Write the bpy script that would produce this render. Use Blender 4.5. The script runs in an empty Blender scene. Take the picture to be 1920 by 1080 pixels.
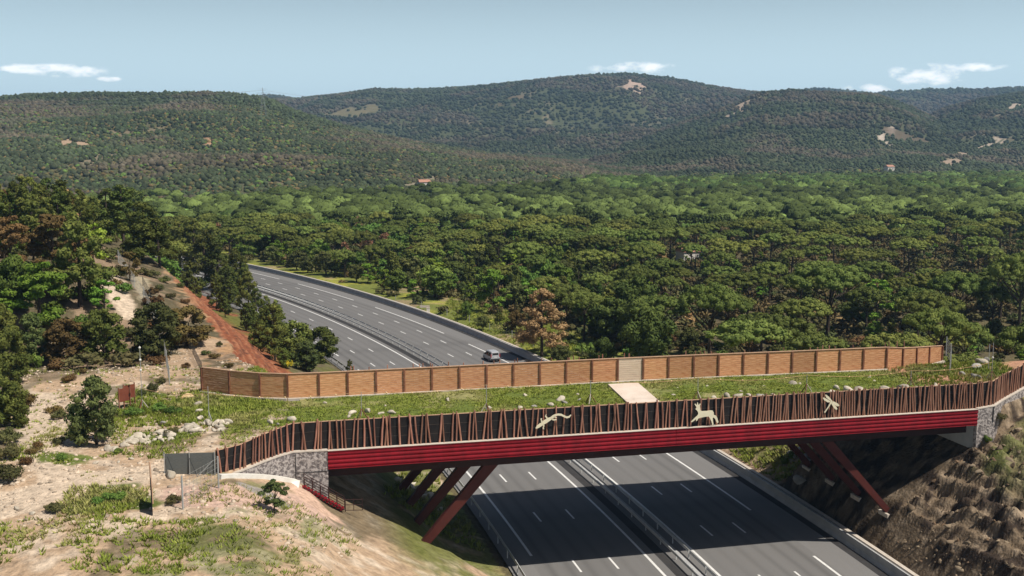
import bpy, bmesh, math, random
import numpy as np
from mathutils import Vector, Matrix
sc = bpy.context.scene
COL = sc.collection
R = math.radians
# ------------------------------------------------------------------ camera
F = 2100.0; HZ = 259.0; H = 38.6
PH = math.atan((540 - HZ) / F)
FK = F / math.cos(PH)
cam = bpy.data.cameras.new('camera'); camo = bpy.data.objects.new('camera', cam); COL.objects.link(camo)
cam.sensor_width = 36.0; cam.lens = 36.0 * F / 1920.0
cam.clip_start = 0.5; cam.clip_end = 20000
camo.location = (0, 0, H); camo.rotation_euler = (math.pi / 2 - PH, 0, 0)
sc.camera = camo
# ------------------------------------------------------------------ light
EL = 57.0; AZ = 60.0           # sun elevation; azimuth from straight behind the camera towards its right
sdir = Vector((math.cos(R(EL)) * math.sin(R(AZ)), -math.cos(R(EL)) * math.cos(R(AZ)), math.sin(R(EL))))
sun = bpy.data.lights.new('sun', 'SUN'); suno = bpy.data.objects.new('sun', sun); COL.objects.link(suno)
sun.energy = 5.0; sun.angle = R(0.5); sun.color = (1.0, 0.94, 0.85)
suno.location = (0, 0, 300); suno.rotation_euler = (-sdir).to_track_quat('-Z', 'Y').to_euler()
W = bpy.data.worlds.new('World'); sc.world = W; W.use_nodes = True
nt = W.node_tree; nt.nodes.clear()
out = nt.nodes.new('ShaderNodeOutputWorld'); bg = nt.nodes.new('ShaderNodeBackground')
sky = nt.nodes.new('ShaderNodeTexSky'); sky.sky_type = 'NISHITA'; sky.sun_disc = False
sky.sun_elevation = R(EL); sky.sun_rotation = math.atan2(sdir.x, sdir.y)
sky.air_density = 1.0; sky.dust_density = 1.6; sky.ozone_density = 1.2
bg.inputs['Strength'].default_value = 0.05
# clouds: soft noise puffs low above the hills
tc = nt.nodes.new('ShaderNodeTexCoord'); mp = nt.nodes.new('ShaderNodeMapping'); mp.inputs['Scale'].default_value = (5.0, 5.0, 22.0)
mp.inputs['Location'].default_value = (0.35, 0.2, 0.6)
nz = nt.nodes.new('ShaderNodeTexNoise'); nz.inputs['Scale'].default_value = 1.0; nz.inputs['Detail'].default_value = 7; nz.inputs['Roughness'].default_value = 0.55
rp = nt.nodes.new('ShaderNodeMapRange'); rp.inputs['From Min'].default_value = 0.55; rp.inputs['From Max'].default_value = 0.75
mx = nt.nodes.new('ShaderNodeMix'); mx.data_type = 'RGBA'; mx.inputs['B'].default_value = (31.0, 30.5, 30.5, 1)
nt.links.new(tc.outputs['Generated'], mp.inputs['Vector']); nt.links.new(mp.outputs[0], nz.inputs['Vector'])
def mth(op, a, b=None):
    n = nt.nodes.new('ShaderNodeMath'); n.operation = op; n.use_clamp = op == 'MAXIMUM'
    for i, v in enumerate((a, b)):
        if v is None: continue
        if isinstance(v, (int, float)): n.inputs[i].default_value = v
        else: nt.links.new(v, n.inputs[i])
    return n.outputs[0]
puff = 0.0
for cx_, cy_, wx, wy in ((120, 132, 75, 13), (20, 128, 60, 10), (205, 148, 22, 6), (1190, 128, 90, 13), (1735, 140, 75, 22), (1830, 126, 50, 9), (1640, 165, 60, 9)):
    a_ = (cx_ - 960) / F; b_ = -(cy_ - 540) / F; dv = Vector((a_, math.cos(PH) + b_ * math.sin(PH), -math.sin(PH) + b_ * math.cos(PH))).normalized()
    sb = nt.nodes.new('ShaderNodeVectorMath'); sb.operation = 'SUBTRACT'; nt.links.new(tc.outputs['Generated'], sb.inputs[0]); sb.inputs[1].default_value = dv
    sm = nt.nodes.new('ShaderNodeVectorMath'); sm.operation = 'MULTIPLY'; nt.links.new(sb.outputs[0], sm.inputs[0]); sm.inputs[1].default_value = (F / wx, 0.0, F / wy)
    ln = nt.nodes.new('ShaderNodeVectorMath'); ln.operation = 'LENGTH'; nt.links.new(sm.outputs[0], ln.inputs[0])
    puff = mth('MAXIMUM', mth('SUBTRACT', 1.0, ln.outputs['Value']), puff)
nz.inputs['Scale'].default_value = 55.0; mp.inputs['Scale'].default_value = (1, 1, 2.0)
cl_ = mth('ADD', mth('MULTIPLY', puff, 0.62), mth('MULTIPLY', mth('SUBTRACT', nz.outputs['Fac'], 0.5), 3.0))
rp.inputs['From Min'].default_value = 0.05; rp.inputs['From Max'].default_value = 0.75; rp.inputs['To Max'].default_value = 0.7
nt.links.new(cl_, rp.inputs['Value'])
pz = nt.nodes.new('ShaderNodeMapRange'); pz.inputs['From Max'].default_value = 0.25; nt.links.new(puff, pz.inputs['Value'])
nt.links.new(mth('MULTIPLY', rp.outputs[0], pz.outputs[0]), mx.inputs['Factor'])
# pale summer air low over the horizon
sx = nt.nodes.new('ShaderNodeSeparateXYZ'); nt.links.new(tc.outputs['Generated'], sx.inputs[0])
hr = nt.nodes.new('ShaderNodeMapRange'); hr.inputs['From Min'].default_value = 0.0; hr.inputs['From Max'].default_value = 0.24; hr.inputs['To Min'].default_value = 0.75; hr.inputs['To Max'].default_value = 0.0; hr.interpolation_type = 'SMOOTHSTEP'
nt.links.new(sx.outputs['Z'], hr.inputs['Value'])
hm = nt.nodes.new('ShaderNodeMix'); hm.data_type = 'RGBA'; hm.inputs['B'].default_value = (17.8, 23.6, 26.6, 1)
nt.links.new(hr.outputs[0], hm.inputs['Factor']); nt.links.new(sky.outputs[0], hm.inputs['A']); nt.links.new(hm.outputs['Result'], mx.inputs['A'])
nt.links.new(mx.outputs['Result'], bg.inputs['Color']); nt.links.new(bg.outputs[0], out.inputs[0])
sc.view_settings.view_transform = 'Standard'; sc.view_settings.look = 'None'
sc.view_settings.exposure = 0.0; sc.view_settings.gamma = 1.0
sc.cycles.max_bounces = 5; sc.cycles.diffuse_bounces = 2; sc.cycles.transparent_max_bounces = 6; sc.cycles.volume_bounces = 0

# ------------------------------------------------------------------ noise and the shape of the land (numpy)
def _hash(ix, iy, s):
    n = (ix.astype(np.int64) * 374761393 + iy.astype(np.int64) * 668265263 + s * 1274126177) & 0xffffffff
    n = ((n ^ (n >> 13)) * 1274126177) & 0xffffffff
    return ((n ^ (n >> 16)) & 0xffff) / 65535.0
def vnoise(x, y, s=0):
    x = np.asarray(x, float); y = np.asarray(y, float)
    ix = np.floor(x); iy = np.floor(y); fx = x - ix; fy = y - iy
    fx = fx * fx * (3 - 2 * fx); fy = fy * fy * (3 - 2 * fy)
    a = _hash(ix, iy, s); b = _hash(ix + 1, iy, s); c = _hash(ix, iy + 1, s); d = _hash(ix + 1, iy + 1, s)
    return (a * (1 - fx) + b * fx) * (1 - fy) + (c * (1 - fx) + d * fx) * fy
def fbm(x, y, sc_, o=4, s=0):
    x = np.asarray(x, float) / sc_; y = np.asarray(y, float) / sc_
    v = 0; a = 0.5; t = 0
    for i in range(o):
        v = v + a * vnoise(x, y, s + i); t += a; a *= 0.5; x = x * 2.03 + 7.1; y = y * 2.03 + 3.7
    return v / t                    # 0..1
def ss(x, a, b):
    t = np.clip((np.asarray(x, float) - a) / (b - a), 0, 1); return t * t * (3 - 2 * t)
CX, CY, R0 = -544.5, -31.5, 572.35
TH0 = R(14.25)
a0 = R(13.5); UX, UY = math.cos(a0), math.sin(a0)
P0 = (-15.0, 88.6); ZD = 13.4
def st(x, y):
    dx = np.asarray(x, float) - CX; dy = np.asarray(y, float) - CY
    return np.hypot(dx, dy) - R0, R0 * (np.arctan2(dy, dx) - TH0)
def st2xy(s, t):
    th = TH0 + np.asarray(t, float) / R0; r = R0 + np.asarray(s, float)
    return CX + r * np.cos(th), CY + r * np.sin(th)
def uv(x, y):
    dx = np.asarray(x, float) - P0[0]; dy = np.asarray(y, float) - P0[1]
    return dx * UX + dy * UY, -dx * UY + dy * UX
def uv2xy(u, v):
    return P0[0] + u * UX - v * UY, P0[1] + u * UY + v * UX
RIDGES = [  # image silhouette as azimuth -> elevation, foot distance, crest distance
 ([(-700,200),(-200,190),(0,186),(60,181),(170,178),(345,178),(390,176),(440,180),(500,187),(560,213),(640,237),(760,266),(900,290),(1050,307),(1200,330),(1350,345)], 640, 1500, 1),
 ([(200,215),(300,205),(450,193),(500,187),(560,188),(640,180),(700,170),(770,172),(850,169),(930,162),(1020,153),(1100,144),(1180,141),(1260,150),(1330,164),(1400,174),(1500,180),(1600,189),(1750,219),(1950,245),(2400,280)], 1950, 3400, 2),
 ([(900,325),(1000,308),(1100,293),(1200,260),(1280,230),(1370,201),(1420,179),(1480,174),(1560,178),(1640,180),(1700,201),(1760,228),(1850,255),(1950,272),(2300,320)], 1250, 2300, 3),
 ([(1500,320),(1640,265),(1700,240),(1760,210),(1830,190),(1920,177),(2000,170),(2600,172)], 1350, 2700, 4),
 ([(1400,210),(1500,194),(1640,179),(1740,171),(1830,171),(1900,168),(1920,168),(2600,164)], 3000, 4300, 5),
 ([(300,190),(520,182),(560,190),(1350,190),(1440,178),(1480,174),(1530,169),(1570,172),(1640,180)], 3600, 5000, 6)]
def ground(x, y):
    x = np.asarray(x, float); y = np.asarray(y, float)
    ys = np.maximum(y, 20.0); px = 960 + FK * x / ys
    s, t = st(x, y); u, v = uv(x, y)
    lumps = (fbm(x, y, 9, 4, 11) - 0.5)
    # valley floor
    fl = -1 - 9 * ss(y, 300, 1100) + (fbm(x, y, 60, 3, 5) - 0.5) * 4 * ss(y, 150, 260) + lumps * 0.8
    # hills
    z = fl.copy()
    for pts, d0, d1, k in RIDGES:
        pp = np.array(pts, float)
        yy = np.interp(px, pp[:, 0], pp[:, 1])
        dd0 = d0 + (120 * (fbm(x, y, 260, 2, 20 + k) - 0.5)) + (np.clip((px - 500) / 5, 0, 300) if k == 1 else 0)
        d1v = d1 * (1 + 0.10 * (fbm(px * 3, px * 0, 500, 2, 30 + k) - 0.5))
        if k == 1: d1v = d1v - np.clip((px - 500) * 0.35, 0, 250)
        zc = H + (HZ - yy) / FK * d1v
        q = (y - dd0) / (d1v - dd0)
        f = np.where(q < 1, ss(q, -0.02, 1.25) / ss(1.0, -0.02, 1.25), 1 - 0.35 * ss(q, 1.0, 2.0))
        amp = np.clip(q, 0, 1) * np.clip(1.0 - q, 0, 1) * 4
        ridg = 1 - np.abs(2 * fbm(x, y, 420 if k > 1 else 260, 4, 40 + k) - 1) * 2
        zz = fl + (zc - fl) * f + ridg * amp * ((0.17 if k > 1 else 0.12) * np.maximum(zc - fl, 0) + 3)
        zz = np.where(q < 0, -99, zz)
        z = np.maximum(z, zz)
    # ---- left bank of the road
    q = -s
    P = ZD - 0.9 * ss(t, 22, 40) + 2.2 * ss(t, 48, 75) + 2.4 * ss(t, 85, 125) + (0.32 * np.clip(q - 36, 0, 16) + 0.14 * np.maximum(q - 52, 0)) * ss(t, 30, 62) + 1.6 * ss(q, 58, 80) * (1 - ss(t, 30, 60))
    P = P - 0.045 * np.maximum(-16 - t, 0) + lumps * 1.1 * ss(np.abs(u + 3) + np.abs(v - 9) * 0.0, 6, 14)
    P = P * (1 - 0.0 * t)
    fall = ss(t, 150, 300)
    P = P * (1 - fall) + (fl + 0.5) * fall
    near_s = np.interp(q, [13.4, 15, 18.5, 21.5, 29.4, 31.4], [0, 0.4, 1.6, 4.4, 9.6, 10.9])
    far_s = np.interp(q, [13.4, 15, 21, 26, 27.5, 60], [0, 0.8, 1.6, 3.4, 4.8, 37])
    k = ss(t, 16, 34)
    slope = near_s * (1 - k) + far_s * k + lumps * 0.9 * ss(q, 15, 22)
    # soil held up behind the left wing wall and abutment
    wl = np.interp(-u, [0, 2.8, 4.0, 5.3, 6.8, 8.1, 14], [0.03, 0.0, -0.74, -1.74, -3.22, -4.3, -9])
    behind = ss(v - wl, 0.06, 0.40) * ss(-u, 0.35, 0.8) * (1 - ss(v, 17.5, 20.5) * (1 - ss(-u, 1, 6))) * (1 - ss(v, 21, 27))
    front = np.interp(-u, [-16, -14, -10, -2, 0, .8, 1.6, 2.6, 4.5, 6.8, 8, 13], [0, 1.0, 4.0, 8.0, 9.1, 9.7, 10.4, 10.95, 11.7, 12.75, 13.1, 13.3])
    slope_front = np.minimum(slope, front)
    kf = (1 - ss(v - wl, 0.0, 0.3)) * (1 - ss(-u, 12, 20))
    slope = slope + 0.28 * np.sin(q * 3.7 + lumps * 5) * k * ss(q, 26, 28) * (1 - ss(q, 38, 42))
    L0 = np.minimum(P, np.where(q > 31.4, np.maximum(slope, (10.9 + (q - 31.4) * 1.6) * (1 - k) + slope * k), slope))
    Lz = L0 * (1 - kf) + np.minimum(P, front + lumps * 0.7) * kf
    Lz = np.where((q > 13.4), Lz * (1 - behind) + P * behind, 0)
    # ---- right bank of the road
    KN = (ZD + 0.6 * ss(u, 64, 80)) 
    rs = np.interp(s, [20.9, 21.4, 23.6, 31, 38, 46, 70], [0, 0.9, 4.2, 9.4, 12.1, 14, 17])
    rough = (fbm(x, y, 2.2, 5, 77) - 0.5) * 1.45
    strat = np.abs(((x * 0.5 + y * 0.25 + rs * 1.3 + lumps * 3) % 1.9) - 0.95)
    rs = rs + (rough * 1.9 + strat * 0.95 - 0.45) * ss(s, 22, 26) * (1 - ss(v, -1, 1.5))
    wr = np.interp(u, [60.4, 64, 67.8, 75], [0.1, 1.2, 3.1, 7])
    rb = ss(v - wr, -0.35, 0.0) * ss(u, 60.9, 61.3)
    top = ZD + lumps * 0.5 * ss(u, 66, 72) - 1.3 * ss(v, 18.3, 24) * ss(u, 61, 67)
    Rn = rs * (1 - rb) + top * rb
    off = ss(v, 24, 47)
    Rn = np.where(v > 19, np.minimum(np.interp(s, [20.9, 22, 24, 31, 36], [0, .5, 2.0, 8.0, ZD]), top) , Rn)
    rf = np.interp(s, [20.9, 23, 34, 60], [0, 0.5, 0.2, -0.8]) + lumps * 0.8
    rfar = rf * (1 - ss(s, 30, 70)) + fl * ss(s, 30, 70)
    kk = ss(v + np.maximum(s - 60, 0) * 0.25, 22, 46)
    Rz = Rn * (1 - kk) + rfar * kk
    Rz = np.where(s > 20.9, Rz, 0)
    # ---- combine near land with the far land
    nearz = np.where(s > 3, Rz, Lz)
    road = ss(s, -13.6, -13.2) * (1 - ss(s, 20.8, 21.1))
    nearz = nearz * (1 - road) - 0.15 * road
    kr = np.where(s > 3, ss(s, 60, 130) * ss(v, 20, 50), ss(t, 150, 300) * ss(-s, 22, 60))
    kr = np.maximum(kr, ss(y, 430, 640) * np.where(np.abs(s - 3) < 17, 0.0, 1.0))
    return nearz * (1 - kr) + z * kr
def ray(px, py):
    a = (px - 960) / F; b = -(py - 540) / F
    return np.array([a, math.cos(PH) + b * math.sin(PH), -math.sin(PH) + b * math.cos(PH)])
def at(px, py, z=0.0):
    d = ray(px, py); k = (z - H) / d[2]; return (d[0] * k, d[1] * k)
YS = 45 * 1.004 ** np.arange(0, 1200)
def hit(px, py):
    """the point of the land seen in this direction from the photographer's drone"""
    d = ray(px, py); k = YS / d[1]
    X = d[0] * k; Z = H + d[2] * k
    g = ground(X, YS)
    i = np.argmax(g >= Z)
    if g[i] < Z[i]: i = len(YS) - 1
    i0 = max(i - 1, 0)
    d0 = Z[i0] - g[i0]; d1 = Z[i] - g[i]; f = d0 / (d0 - d1 + 1e-9) if i > 0 else 0
    f = min(max(f, 0), 1)
    yy = YS[i0] + (YS[i] - YS[i0]) * f
    return (d[0] / d[1] * yy, yy, float(ground(d[0] / d[1] * yy, yy)))
# ------------------------------------------------------------------ materials
def mat(name, base=(0.5, 0.5, 0.5), rough=0.85, spec=0.3, metal=0.0):
    m = bpy.data.materials.new(name); m.use_nodes = True
    p = m.node_tree.nodes['Principled BSDF']
    p.inputs['Base Color'].default_value = (*base, 1); p.inputs['Roughness'].default_value = rough
    p.inputs['Specular IOR Level'].default_value = spec; p.inputs['Metallic'].default_value = metal
    return m
def N(m, t, **kw):
    n = m.node_tree.nodes.new(t)
    for k, v in kw.items():
        if k in n.inputs: n.inputs[k].default_value = v
        else: setattr(n, k, v)
    return n
def LK(m, a, b): m.node_tree.links.new(a, b)
def noisy(name, c1, c2, scale=3.0, detail=5, rough=0.85, bump=0.0, stretch=(1, 1, 1), spec=0.25, coord='Object', lo=0.35, hi=0.65, rnd=0.0, bscale=None, metal=0.0, hue=0.012):
    m = mat(name, c1, rough, spec, metal); p = m.node_tree.nodes['Principled BSDF']
    tc = N(m, 'ShaderNodeTexCoord'); mp = N(m, 'ShaderNodeMapping'); mp.inputs['Scale'].default_value = stretch
    LK(m, tc.outputs[coord], mp.inputs['Vector'])
    nz = N(m, 'ShaderNodeTexNoise', Scale=scale, Detail=detail, Roughness=0.6); LK(m, mp.outputs[0], nz.inputs['Vector'])
    mr = N(m, 'ShaderNodeMapRange'); mr.inputs['From Min'].default_value = lo; mr.inputs['From Max'].default_value = hi
    LK(m, nz.outputs['Fac'], mr.inputs['Value'])
    mx = N(m, 'ShaderNodeMix', data_type='RGBA'); mx.inputs['A'].default_value = (*c1, 1); mx.inputs['B'].default_value = (*c2, 1)
    LK(m, mr.outputs[0], mx.inputs['Factor']); res = mx.outputs['Result']
    if rnd:
        oi = N(m, 'ShaderNodeObjectInfo'); hs = N(m, 'ShaderNodeHueSaturation')
        r1 = N(m, 'ShaderNodeMapRange'); r1.inputs['To Min'].default_value = 1 - rnd; r1.inputs['To Max'].default_value = 1 + rnd
        r2 = N(m, 'ShaderNodeMapRange'); r2.inputs['To Min'].default_value = 0.5 - rnd * hue; r2.inputs['To Max'].default_value = 0.5 + rnd * hue
        mm = N(m, 'ShaderNodeMath', operation='MULTIPLY'); mm.inputs[1].default_value = 7.31; fr = N(m, 'ShaderNodeMath', operation='FRACT')
        LK(m, oi.outputs['Random'], r1.inputs['Value']); LK(m, oi.outputs['Random'], mm.inputs[0]); LK(m, mm.outputs[0], fr.inputs[0]); LK(m, fr.outputs[0], r2.inputs['Value'])
        LK(m, r1.outputs[0], hs.inputs['Value']); LK(m, r2.outputs[0], hs.inputs['Hue']); LK(m, res, hs.inputs['Color']); res = hs.outputs[0]
    LK(m, res, p.inputs['Base Color'])
    if bump:
        n2 = N(m, 'ShaderNodeTexNoise', Scale=bscale or scale * 3, Detail=5); LK(m, mp.outputs[0], n2.inputs['Vector'])
        b = N(m, 'ShaderNodeBump', Strength=1.0, Distance=bump); LK(m, n2.outputs['Fac'], b.inputs['Height']); LK(m, b.outputs[0], p.inputs['Normal'])
    return m
def attrmat(name, attr, rough=0.95, nscale=2.0, var=0.35, bump=0.05, bscale=4.0, spec=0.1, transl=0.0):
    m = mat(name, rough=rough, spec=spec); p = m.node_tree.nodes['Principled BSDF']
    a = N(m, 'ShaderNodeAttribute', attribute_name=attr)
    tc = N(m, 'ShaderNodeTexCoord'); nz = N(m, 'ShaderNodeTexNoise', Scale=nscale, Detail=6, Roughness=0.65); LK(m, tc.outputs['Object'], nz.inputs['Vector'])
    mr = N(m, 'ShaderNodeMapRange'); mr.inputs['From Min'].default_value = 0.3; mr.inputs['From Max'].default_value = 0.7
    mr.inputs['To Min'].default_value = 1 - var; mr.inputs['To Max'].default_value = 1 + var
    LK(m, nz.outputs['Fac'], mr.inputs['Value'])
    vm = N(m, 'ShaderNodeVectorMath', operation='SCALE'); LK(m, a.outputs['Color'], vm.inputs[0]); LK(m, mr.outputs[0], vm.inputs['Scale'])
    LK(m, vm.outputs[0], p.inputs['Base Color'])
    if bump:
        n2 = N(m, 'ShaderNodeTexNoise', Scale=bscale, Detail=5); LK(m, tc.outputs['Object'], n2.inputs['Vector'])
        b = N(m, 'ShaderNodeBump', Strength=1.0, Distance=bump); LK(m, n2.outputs['Fac'], b.inputs['Height']); LK(m, b.outputs[0], p.inputs['Normal'])
    return m
M = {}
M['land'] = attrmat('land_soil', 'tint', nscale=1.6, var=0.34, bump=0.22, bscale=2.6)
M['forest'] = attrmat('forest_foliage', 'tint', nscale=0.35, var=0.25, bump=0)
M['turf'] = attrmat('turf', 'tint', nscale=2.5, var=0.4, bump=0.08, bscale=5)
M['grass'] = attrmat('grass_blades', 'tint', nscale=1.5, var=0.4, bump=0)
def leafmat(n, c1, c2): return noisy(n, c1, c2, scale=0.9, detail=3, rough=0.9, spec=0.12, rnd=0.34, hue=0.07, lo=0.38, hi=0.62)
M['stone_pine'] = leafmat('stone_pine_needles', (0.100, 0.128, 0.028), (0.175, 0.198, 0.046))
M['pine'] = leafmat('maritime_pine_needles', (0.072, 0.094, 0.020), (0.135, 0.150, 0.034))
M['oak'] = leafmat('oak_leaves', (0.066, 0.084, 0.026), (0.115, 0.130, 0.040))
M['bright'] = leafmat('spring_leaves', (0.120, 0.210, 0.022), (0.21, 0.30, 0.045))
M['green'] = leafmat('fresh_leaves', (0.085, 0.145, 0.026), (0.145, 0.210, 0.042))
M['brown'] = leafmat('dry_needles', (0.38, 0.205, 0.11), (0.50, 0.30, 0.165))
M['shrub'] = leafmat('shrub_leaves', (0.070, 0.072, 0.026), (0.120, 0.110, 0.042))
M['rust'] = leafmat('rusty_shrub_leaves', (0.110, 0.070, 0.028), (0.160, 0.105, 0.038))
M['yellow'] = leafmat('yellow_blossom', (0.55, 0.38, 0.02), (0.70, 0.50, 0.04))
M['bark'] = noisy('bark', (0.045, 0.032, 0.024), (0.085, 0.062, 0.045), scale=4, bump=0.02)
M['asphalt'] = noisy('asphalt', (0.158, 0.151, 0.144), (0.185, 0.177, 0.168), scale=0.12, detail=8, rough=0.85, bump=0.004, bscale=30, coord='Object')
M['dark_asphalt'] = noisy('drain_asphalt', (0.035, 0.033, 0.034), (0.05, 0.048, 0.047), scale=0.3, rough=0.9)
M['paint'] = noisy('road_paint', (0.78, 0.77, 0.74), (0.66, 0.65, 0.62), scale=1.5, rough=0.6)
M['galv'] = noisy('galvanised_steel', (0.50, 0.51, 0.50), (0.60, 0.60, 0.58), scale=1.0, rough=0.5, spec=0.5)
M['concrete'] = noisy('barrier_concrete', (0.36, 0.36, 0.36), (0.46, 0.455, 0.44), scale=0.8, bump=0.01)
M['pebble'] = noisy('pebbled_concrete', (0.15, 0.13, 0.125), (0.44, 0.39, 0.36), scale=4.2, detail=3, bump=0.12, bscale=4.2, lo=0.42, hi=0.58)
M['cope'] = noisy('coping_concrete', (0.50, 0.44, 0.37), (0.60, 0.53, 0.45), scale=2)
M['white_kerb'] = noisy('white_concrete', (0.80, 0.77, 0.70), (0.68, 0.65, 0.58), scale=1.5, bump=0.02)
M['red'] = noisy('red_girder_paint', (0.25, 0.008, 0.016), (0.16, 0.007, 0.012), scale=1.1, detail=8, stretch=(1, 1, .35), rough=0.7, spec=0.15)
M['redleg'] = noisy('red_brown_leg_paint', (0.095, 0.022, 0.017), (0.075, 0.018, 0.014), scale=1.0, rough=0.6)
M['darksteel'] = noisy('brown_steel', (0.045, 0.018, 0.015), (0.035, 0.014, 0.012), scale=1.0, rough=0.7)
M['slab'] = noisy('deck_concrete', (0.12, 0.115, 0.11), (0.16, 0.155, 0.15), scale=0.8)
M['plank'] = noisy('timber_plank', (0.43, 0.175, 0.072), (0.78, 0.46, 0.25), scale=1.3, detail=6, stretch=(0.9, 0.9, 9.0), rough=0.8, rnd=0.2, lo=0.35, hi=0.75, bump=0.01)
M['plank_pale'] = noisy('pale_timber_plank', (0.60, 0.45, 0.33), (0.74, 0.60, 0.46), scale=1.0, detail=6, stretch=(0.9, 0.9, 9.0), rough=0.8)
M['post'] = noisy('timber_post', (0.16, 0.065, 0.035), (0.26, 0.12, 0.07), scale=2, rnd=0.2)
M['rail'] = noisy('timber_capping', (0.50, 0.30, 0.19), (0.58, 0.38, 0.25), scale=2)
M['pole'] = noisy('timber_pole', (0.22, 0.085, 0.055), (0.42, 0.22, 0.15), scale=1.4, detail=4, stretch=(3, 3, 0.6), rnd=0.42, lo=0.3, hi=0.7)
M['net'] = noisy('black_backing_panel', (0.010, 0.008, 0.008), (0.022, 0.018, 0.016), scale=1.2)
M['netline'] = mat('panel_joint_wire', (0.10, 0.075, 0.06))
M['wire'] = mat('fence_wire', (0.36, 0.36, 0.34), 0.5)
M['darkwire'] = mat('dark_wire', (0.03, 0.03, 0.03), 0.6)
M['cream'] = noisy('cream_cutout', (0.80, 0.71, 0.50), (0.72, 0.64, 0.45), scale=2, rough=0.6)
M['rope'] = mat('rope', (0.52, 0.33, 0.17)); M['float'] = mat('float', (0.72, 0.50, 0.26))
M['stone'] = noisy('pale_stone', (0.40, 0.34, 0.26), (0.60, 0.54, 0.44), scale=1.3, bump=0.04, rnd=0.18)
M['ochre_stone'] = noisy('ochre_stone', (0.55, 0.36, 0.16), (0.68, 0.52, 0.30), scale=1.3, bump=0.04)
M['greystone'] = noisy('grey_stone', (0.24, 0.225, 0.20), (0.38, 0.35, 0.31), scale=1.3, bump=0.04, rnd=0.15)
M['van'] = mat('van_paint', (0.40, 0.41, 0.43), 0.3, 0.5); M['glass'] = mat('dark_glass', (0.012, 0.014, 0.016), 0.06, 0.6)
M['plastic'] = mat('dark_plastic', (0.03, 0.03, 0.032), 0.6); M['tyre'] = mat('tyre_rubber', (0.015, 0.015, 0.015), 0.8)
M['rim'] = mat('wheel_rim', (0.4, 0.4, 0.42), 0.35, 0.5, 0.7); M['redlight'] = mat('tail_lamp_plastic', (0.35, 0.01, 0.01), 0.25, 0.5)
M['plate'] = mat('number_plate', (0.75, 0.74, 0.70), 0.4)
M['board'] = noisy('board_brown', (0.17, 0.045, 0.025), (0.22, 0.065, 0.035), scale=2)
M['fir'] = leafmat('dense_needles', (0.055, 0.090, 0.022), (0.095, 0.135, 0.030))
M['shade'] = noisy('grey_shade_netting', (0.115, 0.12, 0.11), (0.16, 0.165, 0.155), scale=5, stretch=(1, 1, 5))
M['wallwhite'] = mat('house_wall', (0.62, 0.58, 0.52)); M['tile'] = mat('roof_tile', (0.42, 0.22, 0.15))
M['pylon'] = mat('pylon_steel', (0.30, 0.32, 0.33), 0.6)
M['path'] = noisy('pale_path_slab', (0.66, 0.54, 0.44), (0.74, 0.63, 0.53), scale=0.9)
# ------------------------------------------------------------------ mesh helpers
def tag(o, label=None, cat=None, group=None, kind=None):
    if label: o['label'] = label
    if cat: o['category'] = cat
    if group: o['group'] = group
    if kind: o['kind'] = kind
    return o
def link(name, me, parent=None, loc=(0, 0, 0), rz=0.0):
    o = bpy.data.objects.new(name, me); COL.objects.link(o); o.location = loc; o.rotation_euler = (0, 0, rz)
    if parent is not None: o.parent = parent
    return o
def empty(name, loc, label, cat, group=None, rz=0.0):
    return tag(link(name, None, None, loc, rz), label, cat, group)
def np_mesh(name, V, Fs, m, tint=None, smooth=False):
    """V (n,3); Fs list of int arrays (k,3) or (k,4)"""
    V = np.asarray(V, np.float32); me = bpy.data.meshes.new(name)
    me.vertices.add(len(V)); me.vertices.foreach_set('co', V.ravel())
    Fs = [np.asarray(f, np.int32) for f in Fs if len(f)]
    nl = sum(f.size for f in Fs); nf = sum(len(f) for f in Fs)
    me.loops.add(nl); me.polygons.add(nf)
    me.loops.foreach_set('vertex_index', np.concatenate([f.ravel() for f in Fs]))
    tot = np.concatenate([np.full(len(f), f.shape[1], np.int32) for f in Fs])
    me.polygons.foreach_set('loop_start', np.concatenate([[0], np.cumsum(tot)[:-1]]).astype(np.int32))
    me.polygons.foreach_set('loop_total', tot)
    if smooth: me.polygons.foreach_set('use_smooth', np.ones(nf, bool))
    me.materials.append(m); me.update(calc_edges=True)
    if tint is not None:
        a = me.color_attributes.new('tint', 'FLOAT_COLOR', 'POINT')
        c = np.ones((len(V), 4), np.float32); c[:, :3] = tint; a.data.foreach_set('color', c.ravel())
    return me
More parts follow.
